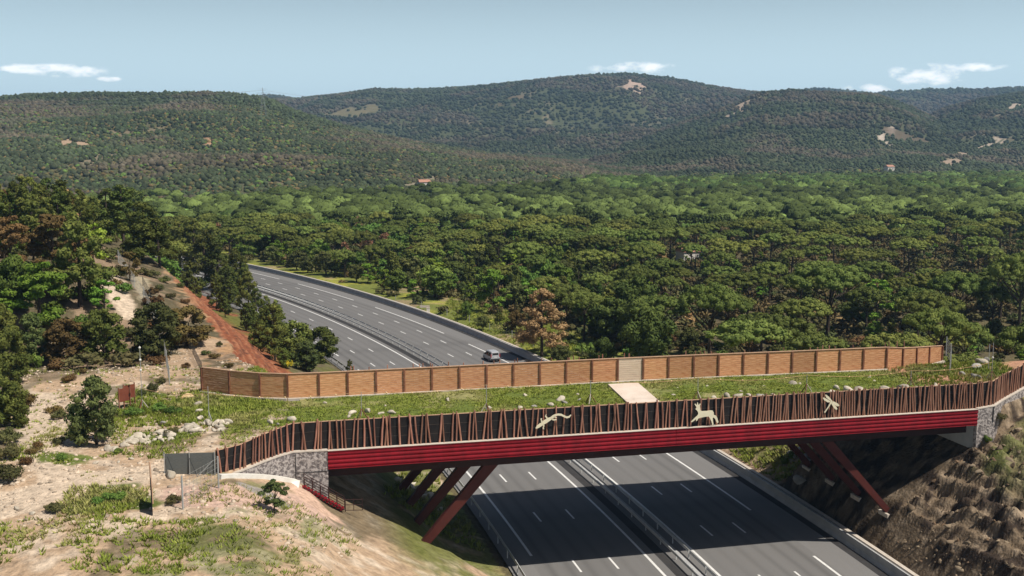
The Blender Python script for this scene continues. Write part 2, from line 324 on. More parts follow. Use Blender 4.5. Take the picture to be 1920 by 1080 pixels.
class MB:
    def __init__(s): s.v = []; s.f = []; s.n = 0
    def add(s, V, Fc):
        V = np.asarray(V, float)
        s.v.append(V); s.f += [tuple(i + s.n for i in f) for f in Fc]; s.n += len(V); return s
    def box(s, c, size, ax=(1, 0, 0), ay=(0, 1, 0), az=(0, 0, 1)):
        c = np.array(c, float); A = [np.array(a, float) * d / 2 for a, d in zip((ax, ay, az), size)]
        V = [c + A[0] * i + A[1] * j + A[2] * k for k in (-1, 1) for j in (-1, 1) for i in (-1, 1)]
        return s.add(V, [(0, 2, 3, 1), (4, 5, 7, 6), (0, 1, 5, 4), (2, 6, 7, 3), (0, 4, 6, 2), (1, 3, 7, 5)])
    def tube(s, pts, rad, n=6, cap=True):
        pts = [Vector(p) for p in pts]
        if not hasattr(rad, '__len__'): rad = [rad] * len(pts)
        V = []; Fc = []
        for i, p in enumerate(pts):
            d = (pts[min(i + 1, len(pts) - 1)] - pts[max(i - 1, 0)]).normalized()
            a = d.orthogonal().normalized() if i == 0 else (a - d * a.dot(d)).normalized()
            b = d.cross(a)
            for k in range(n):
                w = 2 * math.pi * k / n; V.append(p + (a * math.cos(w) + b * math.sin(w)) * rad[i])
        for i in range(len(pts) - 1):
            for k in range(n):
                Fc.append((i * n + k, i * n + (k + 1) % n, (i + 1) * n + (k + 1) % n, (i + 1) * n + k))
        if cap: Fc.append(tuple(range(n))[::-1]); Fc.append(tuple((len(pts) - 1) * n + k for k in range(n)))
        return s.add([tuple(v) for v in V], Fc)
    def sweep(s, path, prof, closed=True):
        """path: list of (origin3, right3); profile list of (a along right, z)"""
        V = []; n = len(prof)
        for o, r in path:
            for a, z in prof: V.append((o[0] + r[0] * a, o[1] + r[1] * a, o[2] + z))
        Fc = []
        for i in range(len(path) - 1):
            for k in range(n if closed else n - 1):
                Fc.append((i * n + k, i * n + (k + 1) % n, (i + 1) * n + (k + 1) % n, (i + 1) * n + k))
        if closed: Fc.append(tuple(range(n))[::-1]); Fc.append(tuple((len(path) - 1) * n + k for k in range(n)))
        return s.add(V, Fc)
    def mesh(s, name, m, smooth=False, recalc=True):
        me = bpy.data.meshes.new(name); me.from_pydata([tuple(v) for v in np.concatenate(s.v)], [], s.f)
        if recalc:
            bm = bmesh.new(); bm.from_mesh(me); bmesh.ops.recalc_face_normals(bm, faces=bm.faces); bm.to_mesh(me); bm.free()
        me.materials.append(m)
        if smooth: me.polygons.foreach_set('use_smooth', np.ones(len(me.polygons), bool))
        return me
    def build(s, name, m, parent=None, loc=(0, 0, 0), rz=0.0, smooth=False):
        return link(name, s.mesh(name, m, smooth), parent, loc, rz)
def icos(sub):
    bm = bmesh.new(); bmesh.ops.create_icosphere(bm, subdivisions=sub, radius=1.0)
    V = np.array([v.co[:] for v in bm.verts]); Fc = np.array([[v.index for v in f.verts] for f in bm.faces]); bm.free(); return V, Fc
ICO = {k: icos(k) for k in (1, 2, 3)}
U3 = (UX, UY, 0.0); V3 = (-UY, UX, 0.0)
def B3(u, v, z): x, y = uv2xy(u, v); return (x, y, z)
# ------------------------------------------------------------------ the land sheet
pxs = np.arange(-660, 2581, 6.0)
ys = 28 * 1.0062 ** np.arange(0, 862); ys = np.sort(np.concatenate([ys[(ys < 66) | (ys > 113)], np.arange(66.1, 113, 0.22)]))
PX, YY = np.meshgrid(pxs, ys); XX = (PX - 960) / FK * YY
# finer ordering in y near the bridge comes from the geometric spacing (0.6 m at 100 m)
ZZ = ground(XX, YY)
s_, t_ = st(XX, YY); u_, v_ = uv(XX, YY)
def lerp(a, b, k): return a * (1 - k[..., None]) + b * k[..., None]
SOIL = np.array([0.43, 0.305, 0.20]); PALE = np.array([0.56, 0.445, 0.33]); GRASS = np.array([0.105, 0.130, 0.030]); SCRUB = np.array([0.115, 0.095, 0.055])
REDS = np.array([0.25, 0.085, 0.042]); ROCK = np.array([0.19, 0.14, 0.092]); FLOOR = np.array([0.125, 0.105, 0.055]); HILL = np.array([0.075, 0.085, 0.042]); OCHRE = np.array([0.46, 0.28, 0.15])
VERGE = np.array([0.17, 0.19, 0.045])
n1 = fbm(XX, YY, 5, 5, 101); n2 = fbm(XX, YY, 18, 4, 102); n3 = fbm(XX, YY, 1.6, 3, 103); n4 = fbm(XX, YY, 90, 3, 104)
C = np.zeros(XX.shape + (3,)) + FLOOR
C = lerp(C, SCRUB * .9, ss(n1, 0.45, 0.55)); C = lerp(C, VERGE * 0.7, ss(n2, 0.6, 0.7) * ss(n1, .4, .6))
C = lerp(C, OCHRE * 0.8, ss(n2, 0.58, 0.7) * ss(n1, 0.4, 0.6) * 0.6)
far = ss(YY, 600, 900)
C = lerp(C, HILL + 0 * C, far); C = lerp(C, np.array([0.16, 0.135, 0.09]), far * ss(fbm(XX, YY, 45, 4, 105), 0.56, 0.70) * 0.7)
# left plateau: pale stony soil with scrub
lp = ((s_ < -14) & (t_ < 150)).astype(float)
CL = lerp(np.zeros_like(C) + SOIL, PALE, ss(n3, 0.45, 0.7)); CL = lerp(CL, SCRUB, ss(n1, 0.55, 0.64) * 0.75); CL = lerp(CL, GRASS * 1.1, ss(n2, 0.56, 0.62) * ss(n1 + (n3 - .5) * .8, 0.46, 0.6) * 0.6)
CL = lerp(CL, SCRUB * 0.8, ss(-s_, 62, 70) * 0.6); CL = lerp(CL, lerp(np.zeros_like(C) + SCRUB * .9, SOIL * .65, ss(n1, .54, .64)), ss(t_, 24, 40) * .9)
C = lerp(C, CL, lp)
# left cut slope: bare red earth with strata
kcut = ss(t_, 18, 30) * (1 - ss(t_, 125, 160)) * ss(-s_, 25, 27)
def inpoly(px, py, poly):
    c_ = np.zeros(px.shape, bool); n = len(poly)
    for i in range(n):
        x1, y1 = poly[i]; x2, y2 = poly[(i + 1) % n]; c_ ^= ((y1 > py) != (y2 > py)) & (px < (x2 - x1) * (py - y1) / (y2 - y1 + 1e-9) + x1)
    return c_
RP = [hit(*p)[:2] for p in ((300, 494), (330, 527), (360, 562), (400, 612), (440, 652), (486, 697), (545, 700), (522, 672), (490, 636), (458, 606), (425, 580), (385, 548), (345, 515), (318, 496))]
wob = (n1 - .5) * 2.2; band = inpoly(XX + wob, YY + wob * 2, RP).astype(float)
zc_ = ZZ; edge = ss(-s_, 33.5 + 5 * ss(t_, 35, 120), 35 + 5 * ss(t_, 35, 120))
strat = 0.5 + 0.5 * np.sin((-s_ + (n1 - .5) * 1.2) * 3.7)
CR = lerp(np.zeros_like(C) + REDS, np.array([0.42, 0.19, 0.10]), ss(strat + (n3 - .5), 0.5, 1.1) * 0.7); CR = lerp(CR, np.array([0.10, 0.045, 0.03]), ss(fbm(s_ * 3, t_ * .5, 1.0, 3, 151), .56, .7) * .7)
CR = lerp(CR, OCHRE, ss(-s_ + (n3 - .5) * 3, 36, 40) * 0.6)
C = lerp(C, lerp(lerp(np.zeros_like(C) + SCRUB, SOIL * .62, ss(n1 + (n3 - .5) * .5, .5, .64)), VERGE * .7, ss(n1, .4, .55) * (1 - ss(-s_, 26, 28))), kcut); C = lerp(C, OCHRE * .9, ss(-s_, 33, 35) * (1 - ss(-s_, 38, 42)) * kcut * ss(n3, .5, .6)); C = lerp(C, CR, band)
C = lerp(C, VERGE * 0.75, lp * (1 - ss(-s_, 22, 26)) * ss(n1, 0.3, 0.5) * 0.9)
# right rock slope and knob
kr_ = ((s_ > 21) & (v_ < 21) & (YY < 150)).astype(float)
CK = lerp(np.zeros_like(C) + ROCK, np.array([0.34, 0.26, 0.18]), ss(fbm(XX + ZZ * 2, YY, 1.3, 4, 110), 0.5, 0.66)); CK = lerp(CK, np.array([0.055, 0.04, 0.03]), ss(fbm(XX, YY, 1.2, 4, 111), 0.50, 0.60)); CK = CK * (1 - 0.45 * (ss(v_, .5, 1.5) * (u_ < 61)))[..., None]; CK = lerp(CK, GRASS * 1.2, ss(n1, 0.5, 0.6) * 0.7 * ss(ZZ, 7, 11))  # bank below the deck is multiplied darker: bridge shade put into the colour
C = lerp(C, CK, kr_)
kn = ((s_ > 21) & (v_ >= 3) & (v_ < 60) & (YY < 190) & (u_ > 60.5)).astype(float) * ss(ZZ, 9, 12)
C = lerp(C, lerp(np.zeros_like(C) + np.array([0.44, 0.24, 0.15]), GRASS * 1.2, ss(n1, 0.42, 0.55) * (1 - ss(v_, 19, 24))), kn)
# verges
kv = ((s_ > 20.9) & (v_ > 21)).astype(float) * (1 - ss(s_, 34, 60)) * (YY < 420)
CV = lerp(np.zeros_like(C) + VERGE, np.array([0.34, 0.33, 0.055]), ss(n1, 0.54, 0.66) * 0.8); CV = lerp(CV, SOIL * 0.8, ss(fbm(XX, YY, 9, 3, 120), 0.60, 0.7) * 0.7)
C = lerp(C, CV, kv); C = lerp(C, SOIL * 0.9, kv * (1 - ss(s_ + (n1 - .5) * 2, 22.4, 23.4)) * (v_ < 60))
# tracks and bare clearings on the hills, given by where they lie on the land
def seg_mask(pts, w):
    P = np.array([hit(*p)[:2] for p in pts]); k = np.zeros(XX.shape); yy0, yy1 = P[:, 1].min() - w * 5, P[:, 1].max() + w * 5
    r0, r1 = np.searchsorted(ys, [max(yy0, 30), yy1]); r1 = max(r1, r0 + 1)
    xs, yv = XX[r0:r1], YY[r0:r1]; nn = (fbm(xs, yv, w * 1.1, 4, 130) - 0.5) * w * (3.2 if yy0 > 500 else 1.6); best = np.full(xs.shape, 1e9)
    for a, b in zip(P[:-1], P[1:]):
        d = b - a; L = (d ** 2).sum() + 1e-6; q = np.clip(((xs - a[0]) * d[0] + (yv - a[1]) * d[1]) / L, 0, 1)
        best = np.minimum(best, np.hypot(xs - a[0] - q * d[0], yv - a[1] - q * d[1]))
    k[r0:r1] = 1 - ss(best + nn, w * 0.7, w * 1.1); return k
BARE = np.zeros(XX.shape)
TAN = np.array([0.40, 0.31, 0.22])
for pts, w, c, st_ in [
    ([(108, 257), (130, 262), (118, 270)], 8, (0.55, 0.38, 0.26), 1), ([(150, 270), (172, 264)], 8, (0.55, 0.38, 0.26), 1), ([(175, 290), (215, 288), (160, 305), (168, 315)], 10, TAN, .7),
    ([(391, 258), (394, 270)], 6, (0.62, 0.36, 0.23), 1), ([(230, 248), (300, 240)], 16, (0.28, 0.22, 0.14), .8), ([(515, 238), (540, 236)], 6, TAN, .6),
    ([(646, 210), (686, 210)], 40, (0.24, 0.20, 0.11), .9), ([(1182, 150), (1188, 166)], 22, (0.62, 0.45, 0.36), 1), ([(870, 228), (885, 232)], 18, TAN, .6),
    ([(1010, 208), (1030, 228)], 10, TAN, .6), ([(1370, 216), (1385, 210), (1392, 195), (1410, 186)], 17, (0.55, 0.42, 0.32), 1),
    ([(1652, 252), (1655, 262), (1668, 270)], 9, (0.66, 0.55, 0.45), 1), ([(1668, 250), (1674, 238)], 7, (0.6, 0.5, 0.42), 1), ([(1672, 250), (1700, 252), (1712, 258)], 30, (0.16, 0.115, 0.08), .9),
    ([(1770, 305), (1790, 300), (1820, 297)], 16, (0.46, 0.34, 0.25), 1), ([(1795, 292), (1808, 288)], 14, (0.48, 0.36, 0.27), 1), ([(1828, 280), (1850, 272), (1872, 264), (1874, 258)], 8, (0.60, 0.48, 0.38), 1),
    ([(1896, 204), (1906, 196)], 14, (0.60, 0.48, 0.38), 1), ([(1872, 213), (1876, 216)], 8, TAN, 1), ([(1085, 250), (1140, 246), (1165, 245)], 26, (0.10, 0.14, 0.04), .9),
    ([(765, 350), (810, 332), (850, 318)], 7, (0.40, 0.33, 0.24), .8), ([(940, 195), (980, 188)], 30, (0.22, 0.13, 0.08), .6), ([(700, 405), (735, 406)], 5, (0.5, 0.42, 0.32), .9)]:
    k = seg_mask(pts, w * (.72 if w < 20 else 1)) * st_ * .8; BARE = np.maximum(BARE, k * (tuple(c) != (0.10, 0.14, 0.04))); C = lerp(C, np.array(c) * .82, k)
# foot paths and grassy places on the left plateau
for pts, w, c in [
    ([(-20, 960), (60, 930), (150, 905), (260, 885), (330, 868)], 2.6, PALE), ([(100, 900), (85, 840), (75, 790), (80, 760), (90, 730)], 2.0, PALE), ([(90, 725), (160, 715), (230, 700), (300, 690)], 2.8, SOIL * 1.08),
    ([(330, 700), (350, 670), (400, 640)], 2.0, SOIL), ([(240, 590), (215, 540), (200, 510)], 1.8, PALE), ([(262, 520), (275, 560)], 1.3, np.array([0.36, 0.30, 0.20])),
    ([(370, 930), (450, 930), (560, 950)], 2.6, np.array([0.52, 0.36, 0.28])), ([(575, 925), (600, 950)], 1.6, np.array([0.56, 0.38, 0.28])), ([(480, 920), (520, 940)], 1.3, np.array([0.30, 0.27, 0.24])),
    ([(250, 765), (300, 760), (340, 755)], 2.0, GRASS), ([(270, 735), (300, 740)], 1.5, GRASS * 1.1), ([(400, 758), (470, 764), (600, 768)], 3.4, np.array([0.15, 0.18, 0.042])), ([(120, 855), (130, 862)], 1.6, GRASS * 1.2),
    ([(200, 935), (230, 925), (255, 945)], 1.6, GRASS), ([(150, 950), (190, 945)], 1.5, GRASS), ([(280, 820), (330, 815)], 1.6, GRASS), ([(500, 790), (545, 795), (600, 790)], 1.2, GRASS * 1.1)]:
    k = seg_mask(pts, w); C = lerp(C, np.array(c), k * lp)
C = C * (0.92 + 0.16 * fbm(XX, YY, 0.9, 2, 140))[..., None]
nr, nc = XX.shape
idx = np.arange(nr * nc).reshape(nr, nc)
Fq = np.stack([idx[:-1, :-1], idx[:-1, 1:], idx[1:, 1:], idx[1:, :-1]], -1).reshape(-1, 4)
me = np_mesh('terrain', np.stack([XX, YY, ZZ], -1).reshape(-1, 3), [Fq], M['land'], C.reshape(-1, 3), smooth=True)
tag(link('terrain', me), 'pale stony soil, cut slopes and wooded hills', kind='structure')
# ------------------------------------------------------------------ road
def arc(s0, s1, t0, t1, z, step=2.5, cols=2):
    T = np.arange(t0, t1 + step * .5, step); T[-1] = t1
    S = np.linspace(s0, s1, cols); TT, SS = np.meshgrid(T, S, indexing='ij'); x, y = st2xy(SS, TT)
    V = np.stack([x, y, np.full_like(x, z)], -1).reshape(-1, 3); n = len(T)
    i = np.arange(n * cols).reshape(n, cols)
    return V, np.stack([i[:-1, :-1], i[:-1, 1:], i[1:, 1:], i[1:, :-1]], -1).reshape(-1, 4)
T0, T1 = -75, 520
V, Fc = arc(-13.1, 20.9, T0, T1, 0.0, step=2.0, cols=171); rs0, rt0 = st(V[:, 0], V[:, 1])
ln0 = np.where(rs0 < 2.4, (rs0 + 10.4) / 3.5, (rs0 - 4.75) / 3.5); onl = (ln0 > 0) & (ln0 < 3); fr0 = ln0 % 1.0
track = (np.exp(-((fr0 - .26) / .09) ** 2) + np.exp(-((fr0 - .74) / .09) ** 2)) * onl; lane_w = np.where(rs0 < 2.4, np.interp(ln0, [0, 1, 2, 3], [1, .8, .4, .3]), np.interp(ln0, [0, 1, 2, 3], [.3, .4, .8, 1]))
val = 0.168 * (1 - .26 * track * lane_w) * (1 + .10 * (fbm(rs0 * 6, rt0 * .35, 3, 4, 160) - .5) + .16 * (fbm(rs0, rt0 * .12, 6, 3, 161) - .5)) * np.where((rs0 > 15.6) | (rs0 < -10.8), 1.12, 1.0)
seam = (np.abs(rt0 % 97 - 3) < 1.1); val = val * np.where(seam, .9, 1.0)
M['road'] = attrmat('asphalt_worn', 'tint', nscale=8, var=0.10, bump=0.004, bscale=40, rough=.85, spec=.25)
tag(link('road', np_mesh('road', V, [Fc], M['road'], val[:, None] * np.array([1.0, .965, .93]))), 'grey motorway carriageways', kind='structure')
V, Fc = arc(0.95, 1.95, T0, T1, 0.006); tag(link('road_drain', np_mesh('road_drain', V, [Fc], M['dark_asphalt'])), 'dark drain strip beside the median', kind='structure')
V, Fc = arc(18.6, 19.45, T0, T1, 0.006); tag(link('road_gutter', np_mesh('road_gutter', V, [Fc], M['dark_asphalt'])), 'dark gutter strip at the outer edge', kind='structure')
vs = []; fs = []; nn = 0
def mark(s, t0, t1, w=0.2):
    global nn
    V, Fc = arc(s - w / 2, s + w / 2, t0, t1, 0.010, step=min(2.5, abs(t1 - t0))); vs.append(V); fs.append(Fc + nn); nn += len(V)
mark(0, T0, T1, 0.26); mark(4.75, T0, T1, 0.26)
RC = [-43.5, -30.5, -17.5, -4.5, 8.5, 21.3, 35, 48.5, 62, 76, 89.7, 102.6, 115.4, 128.0, 140.5, 152.8, 165.2, 177, 189, 200.5, 212, 224, 236, 248, 260, 272, 284, 296, 308, 320]
LC = [-38, -24, -10.4, 3.5, 17.4, 31.4, 45.3, 59.2, 73.1, 87, 100.1, 113.2, 126.2, 139.0, 151.8, 164.3, 176.4, 188.5, 201, 213, 225, 237, 249, 261, 273, 285, 297, 309]
for c in RC:
    for s in (8.2, 11.7): mark(s, c - 1.5, c + 1.5, 0.2)
for c in LC:
    for s in (-3.5, -7.0): mark(s, c - 1.5, c + 1.5, 0.2)
for a, b in [(-65, -13), (0, 39), (60, 98.6), (111, 149), (162, 197), (209, 247), (260, 299), (312, 350)]: mark(15.2, a, b, 0.26)
for a, b in [(-59, -20), (-7, 32), (45, 84), (97, 136), (149, 188), (201, 240), (253, 292)]: mark(-10.4, a, b, 0.26)
tag(link('road_markings', np_mesh('road_markings', np.concatenate(vs), [np.concatenate(fs)], M['paint'])), 'white lane lines on the motorway', kind='structure')
def spath(s, t0, t1, step=3.0, z=0.0):
    P = []
    for t in np.arange(t0, t1 + 0.1, step):
        th = TH0 + t / R0; x, y = st2xy(s, t); P.append(((float(x), float(y), z), (math.cos(th), math.sin(th))))
    return P
W_ = [(0.0, -0.16), (0.05, -0.12), (0.05, -0.05), (0.0, 0.0), (0.05, 0.05), (0.05, 0.12), (0.0, 0.16), (-0.02, 0.16), (0.03, 0.10), (0.03, 0.06), (-0.02, 0.0), (0.03, -0.06), (0.03, -0.10), (-0.02, -0.16)]
def wbeam(mb, s, t0, t1, flip=1, z=0.62):
    mb.sweep(spath(s, t0, t1), [(a * flip, b + z) for a, b in W_])
x0, y0 = st2xy(2.8, 40.0)
g = empty('median_guardrail', (0, 0, 0), 'galvanised double guardrail running along the middle of the motorway', 'guardrail')
for s, fl in ((2.25, -1), (3.75, 1)):
    mb = MB(); wbeam(mb, s, T0, 420, fl); mb.build('rail_beam', M['galv'], g)
mb = MB()
for t in np.arange(T0, 420, 4.0):
    for s in (2.38, 3.62):
        x, y = st2xy(s, t); th = TH0 + t / R0; mb.box((x, y, 0.38), (0.10, 0.06, 0.76), (math.cos(th), math.sin(th), 0), (-math.sin(th), math.cos(th), 0))
tag(mb.build('rail_posts', M['galv'], g), kind='stuff')
mb = MB(); mb.sweep(spath(3.0, T0, 420), [(-0.28, 0.0), (-0.2, 0.12), (0.2, 0.12), (0.28, 0.0)]); mb.build('concrete_kerb', M['concrete'], g)
g = empty('roadside_guardrail', (0, 0, 0), 'galvanised guardrail with gaps beside the left hard shoulder', 'guardrail')
mb = MB(); wbeam(mb, -12.55, T0, 330, 1); mb.build('rail_beam', M['galv'], g)
mb = MB()
for t in np.arange(T0, 330, 4.0):
    x, y = st2xy(-12.7, t); th = TH0 + t / R0; mb.box((x, y, 0.38), (0.10, 0.06, 0.76), (math.cos(th), math.sin(th), 0), (-math.sin(th), math.cos(th), 0))
tag(mb.build('rail_posts', M['galv'], g), kind='stuff')
mb = MB(); mb.sweep(spath(19.9, T0, 420), [(-0.34, 0.0), (-0.30, 0.10), (-0.14, 0.36), (-0.09, 0.98), (0.09, 0.98), (0.14, 0.36), (0.30, 0.10), (0.34, 0.0)])
g = empty('concrete_barrier', (0, 0, 0), 'long concrete safety barrier with a pale top along the right edge of the motorway', 'road barrier')
mb.build('barrier_wall', M['concrete'], g)
mb = MB(); mb.sweep(spath(20.5, T0, 420), [(-0.12, 0.0), (-0.12, 0.90), (0.30, 0.90), (0.30, 0.0)]); mb.build('pale_backing', M['cope'], g)
# ------------------------------------------------------------------ bridge
br = empty('wildlife_bridge', B3(30, 9.5, 0), 'wildlife overpass with a red corrugated girder and slanting steel legs across the motorway', 'bridge')
def rel(mb): 
    o = br.location
    for i, v in enumerate(mb.v): mb.v[i] = v - np.array([o.x, o.y, o.z])
    return mb
LB = 60.4
def bpath(us, v=0.0, z=0.0): return [(B3(u, v, z), (-UY, UX)) for u in us]
pr = [(0.30, 13.36), (-0.10, 13.36), (-0.10, 13.27), (-0.04, 13.25)]
for k in range(4):
    z = 13.22 - k * 0.345
    pr += [(-0.04, z), (-0.075, z - 0.07), (-0.075, z - 0.17), (-0.02, z - 0.23), (-0.02, z - 0.33)]
pr += [(-0.06, 11.84), (0.30, 11.84)]
for (ua, ub) in ((0.0, 30.2), (30.23, LB)):
    rel(MB().sweep(bpath([ua, ub]), pr)).build('fascia_girder', M['red'], br)
rel(MB().sweep(bpath([0, LB]), [(0.32, 13.362), (-0.13, 13.362), (-0.13, 13.40), (0.32, 13.40)])).build('coping_strip', M['cope'], br)
rel(MB().box(B3(LB / 2, 19.55, 12.6), (LB, 0.4, 1.5), U3, V3)).build('rear_girder', M['red'], br)
rel(MB().box(B3(LB / 2, 9.8, 12.55), (LB + 2.0, 18.9, 0.9), U3, V3)).build('deck_slab', M['slab'], br)
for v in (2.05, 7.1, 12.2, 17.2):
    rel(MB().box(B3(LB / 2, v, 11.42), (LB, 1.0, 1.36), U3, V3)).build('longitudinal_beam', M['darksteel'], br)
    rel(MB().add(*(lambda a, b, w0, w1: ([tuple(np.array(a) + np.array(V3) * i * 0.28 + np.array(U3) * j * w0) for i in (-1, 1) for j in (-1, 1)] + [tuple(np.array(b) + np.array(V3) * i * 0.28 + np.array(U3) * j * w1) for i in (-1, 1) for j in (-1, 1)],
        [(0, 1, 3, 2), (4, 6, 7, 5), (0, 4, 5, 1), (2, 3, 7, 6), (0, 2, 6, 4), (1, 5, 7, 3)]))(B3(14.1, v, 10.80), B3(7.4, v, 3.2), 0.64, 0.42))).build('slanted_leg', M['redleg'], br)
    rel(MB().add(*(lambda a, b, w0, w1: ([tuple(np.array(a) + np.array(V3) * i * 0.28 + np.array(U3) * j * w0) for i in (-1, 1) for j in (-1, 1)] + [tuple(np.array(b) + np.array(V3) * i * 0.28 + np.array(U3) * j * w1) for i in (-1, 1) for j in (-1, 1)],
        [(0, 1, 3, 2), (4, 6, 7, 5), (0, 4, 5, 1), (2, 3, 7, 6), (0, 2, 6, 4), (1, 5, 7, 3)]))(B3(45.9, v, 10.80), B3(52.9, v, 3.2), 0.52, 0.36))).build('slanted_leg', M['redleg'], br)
    for u in (6.9, 53.3):
        x, y = uv2xy(u, v); rel(MB().box((x, y, 2.5), (2.2, 1.6, 1.7), U3, V3)).build('leg_plinth', M['cope'], br)
# abutments and wing walls
for u in (-0.45, LB + 0.45):
    rel(MB().box(B3(u, 9.8, 9.2), (0.9, 19.0, 8.2), U3, V3)).build('abutment_wall', M['concrete'], br)
WL = [(0, 0), (-2.8, -0.05), (-4.0, -0.8), (-5.3, -1.8), (-6.8, -3.3), (-8.1, -4.4)]
WR = [(LB, 0), (62.4, 0.2), (64.0, 1.2), (67.8, 3.2), (72.5, 5.0)]
def wall(path, zt, zb, th, m, name, parent, off=0.0, org=None):
    mb = MB(); V = []; n = len(path)
    P = [np.array(uv2xy(*p)) for p in path]
    for i in range(n):
        d = P[min(i + 1, n - 1)] - P[max(i - 1, 0)]; d /= np.linalg.norm(d); nrm = np.array([-d[1], d[0]])
        if nrm[1] < 0: nrm = -nrm
        for a, z in ((off, zb[i]), (off, zt[i]), (off + th, zt[i]), (off + th, zb[i])): V.append((*(P[i] + nrm * a), z))
    Fc = [(0, 1, 2, 3), tuple((n - 1) * 4 + k for k in (3, 2, 1, 0))]
    for i in range(n - 1):
        for k in range(4): Fc.append((i * 4 + k, i * 4 + (k + 1) % 4, (i + 1) * 4 + (k + 1) % 4, (i + 1) * 4 + k))
    mb.add(V, Fc)
    if parent is not None:
        o = parent.location
        for i, v in enumerate(mb.v): mb.v[i] = v - np.array([o.x, o.y, o.z])
    return mb.build(name, m, parent)
ZWL = [13.36, 13.40, 13.33, 13.2, 13.1, 13.0]
ZWR = [13.36, 13.5, 13.7, 14.2, 14.9]
wall(WL, ZWL, [8.2, 8.2, 9.5, 10, 11, 11.6], 0.42, M['pebble'], 'wing_wall', br)
wall(WR, ZWR, [7.2, 8, 9, 9.6, 10.8], 0.42, M['pebble'], 'wing_wall', br)
wall(WL, [z + 0.10 for z in ZWL], [z + 0.004 for z in ZWL], 0.50, M['cope'], 'wall_coping', br, off=-0.04)
wall(WR, [z + 0.10 for z in ZWR], [z + 0.004 for z in ZWR], 0.50, M['cope'], 'wall_coping', br, off=-0.04)
rel(MB().box(B3(-2.6, -0.045, 11.6), (0.06, 0.06, 3.4), U3, V3)).build('expansion_joint', M['darkwire'], br)
rel(MB().box(B3(-1.3, -0.02, 11.70), (2.56, 0.06, 0.05), U3, V3)).build('expansion_joint', M['darkwire'], br)
rel(MB().box(B3(62.2, 0.14, 12.7), (0.06, 0.06, 1.5), U3, V3)).build('expansion_joint', M['darkwire'], br)
# ---- turf on the deck
nu, nv = 240, 80
uu, vv = np.meshgrid(np.linspace(-1.3, 61.9, nu), np.linspace(0.42, 19.35, nv)); X, Y = uv2xy(uu, vv)
Zt = ZD + 0.02 + 0.16 * (fbm(X, Y, 3, 4, 201) - 0.3) * ss(vv, 0.4, 1.5) * (1 - ss(vv, 18.6, 19.3)) * ss(uu, -1.2, 1) * (1 - ss(uu, 60, 61.8))
mound = np.exp(-((uu - 27.3) ** 2 / 6 + (vv - 3.6) ** 2 / 3)) * 0.55; Zt += mound
nA = fbm(X, Y, 2.2, 4, 202); nB = fbm(X, Y, 7, 3, 203)
Ct = lerp(np.zeros(X.shape + (3,)) + np.array([0.13, 0.165, 0.035]), np.array([0.20, 0.22, 0.05]), ss(nA, 0.42, 0.62)); Ct = lerp(Ct, np.array([0.36, 0.31, 0.15]), ss(nB, 0.56, 0.66) * 0.6)
Ct = lerp(Ct, np.array([0.52, 0.42, 0.30]), (1 - ss(vv + (nA - .5) * 2.5, 0.9, 1.9))); Ct = lerp(Ct, np.array([0.36, 0.20, 0.12]), ss(mound, 0.1, 0.3))
Ct = lerp(Ct, np.array([0.60, 0.52, 0.40]), ss(vv, 18.75, 18.95))
i_ = np.arange(nu * nv).reshape(nv, nu); Fq = np.stack([i_[:-1, :-1], i_[:-1, 1:], i_[1:, 1:], i_[1:, :-1]], -1).reshape(-1, 4)
tag(link('turf', np_mesh('turf', np.stack([X, Y, Zt], -1).reshape(-1, 3), [Fq], M['turf'], Ct.reshape(-1, 3), True)), 'grassy soil on the bridge deck', kind='structure')
def zt(u, v): x, y = uv2xy(u, v); return float(ZD + 0.02 + 0.16 * (fbm(x, y, 3, 4, 201) - 0.3) * ss(v, 0.4, 1.5) * (1 - ss(v, 18.6, 19.3)))
c = [at(1140, 724, ZD), at(1196, 721, ZD), at(1243, 762, ZD), at(1182, 764, ZD)]
mb = MB(); mb.add([(*p, ZD + 0.22) for p in c] + [(*p, ZD - 0.1) for p in c], [(0, 1, 2, 3), (0, 4, 5, 1), (1, 5, 6, 2), (2, 6, 7, 3), (3, 7, 4, 0)])
tag(mb.build('path', M['path']), 'pale slab path crossing the grass to the light fence panel', kind='structure')
PATHPOLY = [uv(*p) for p in c]
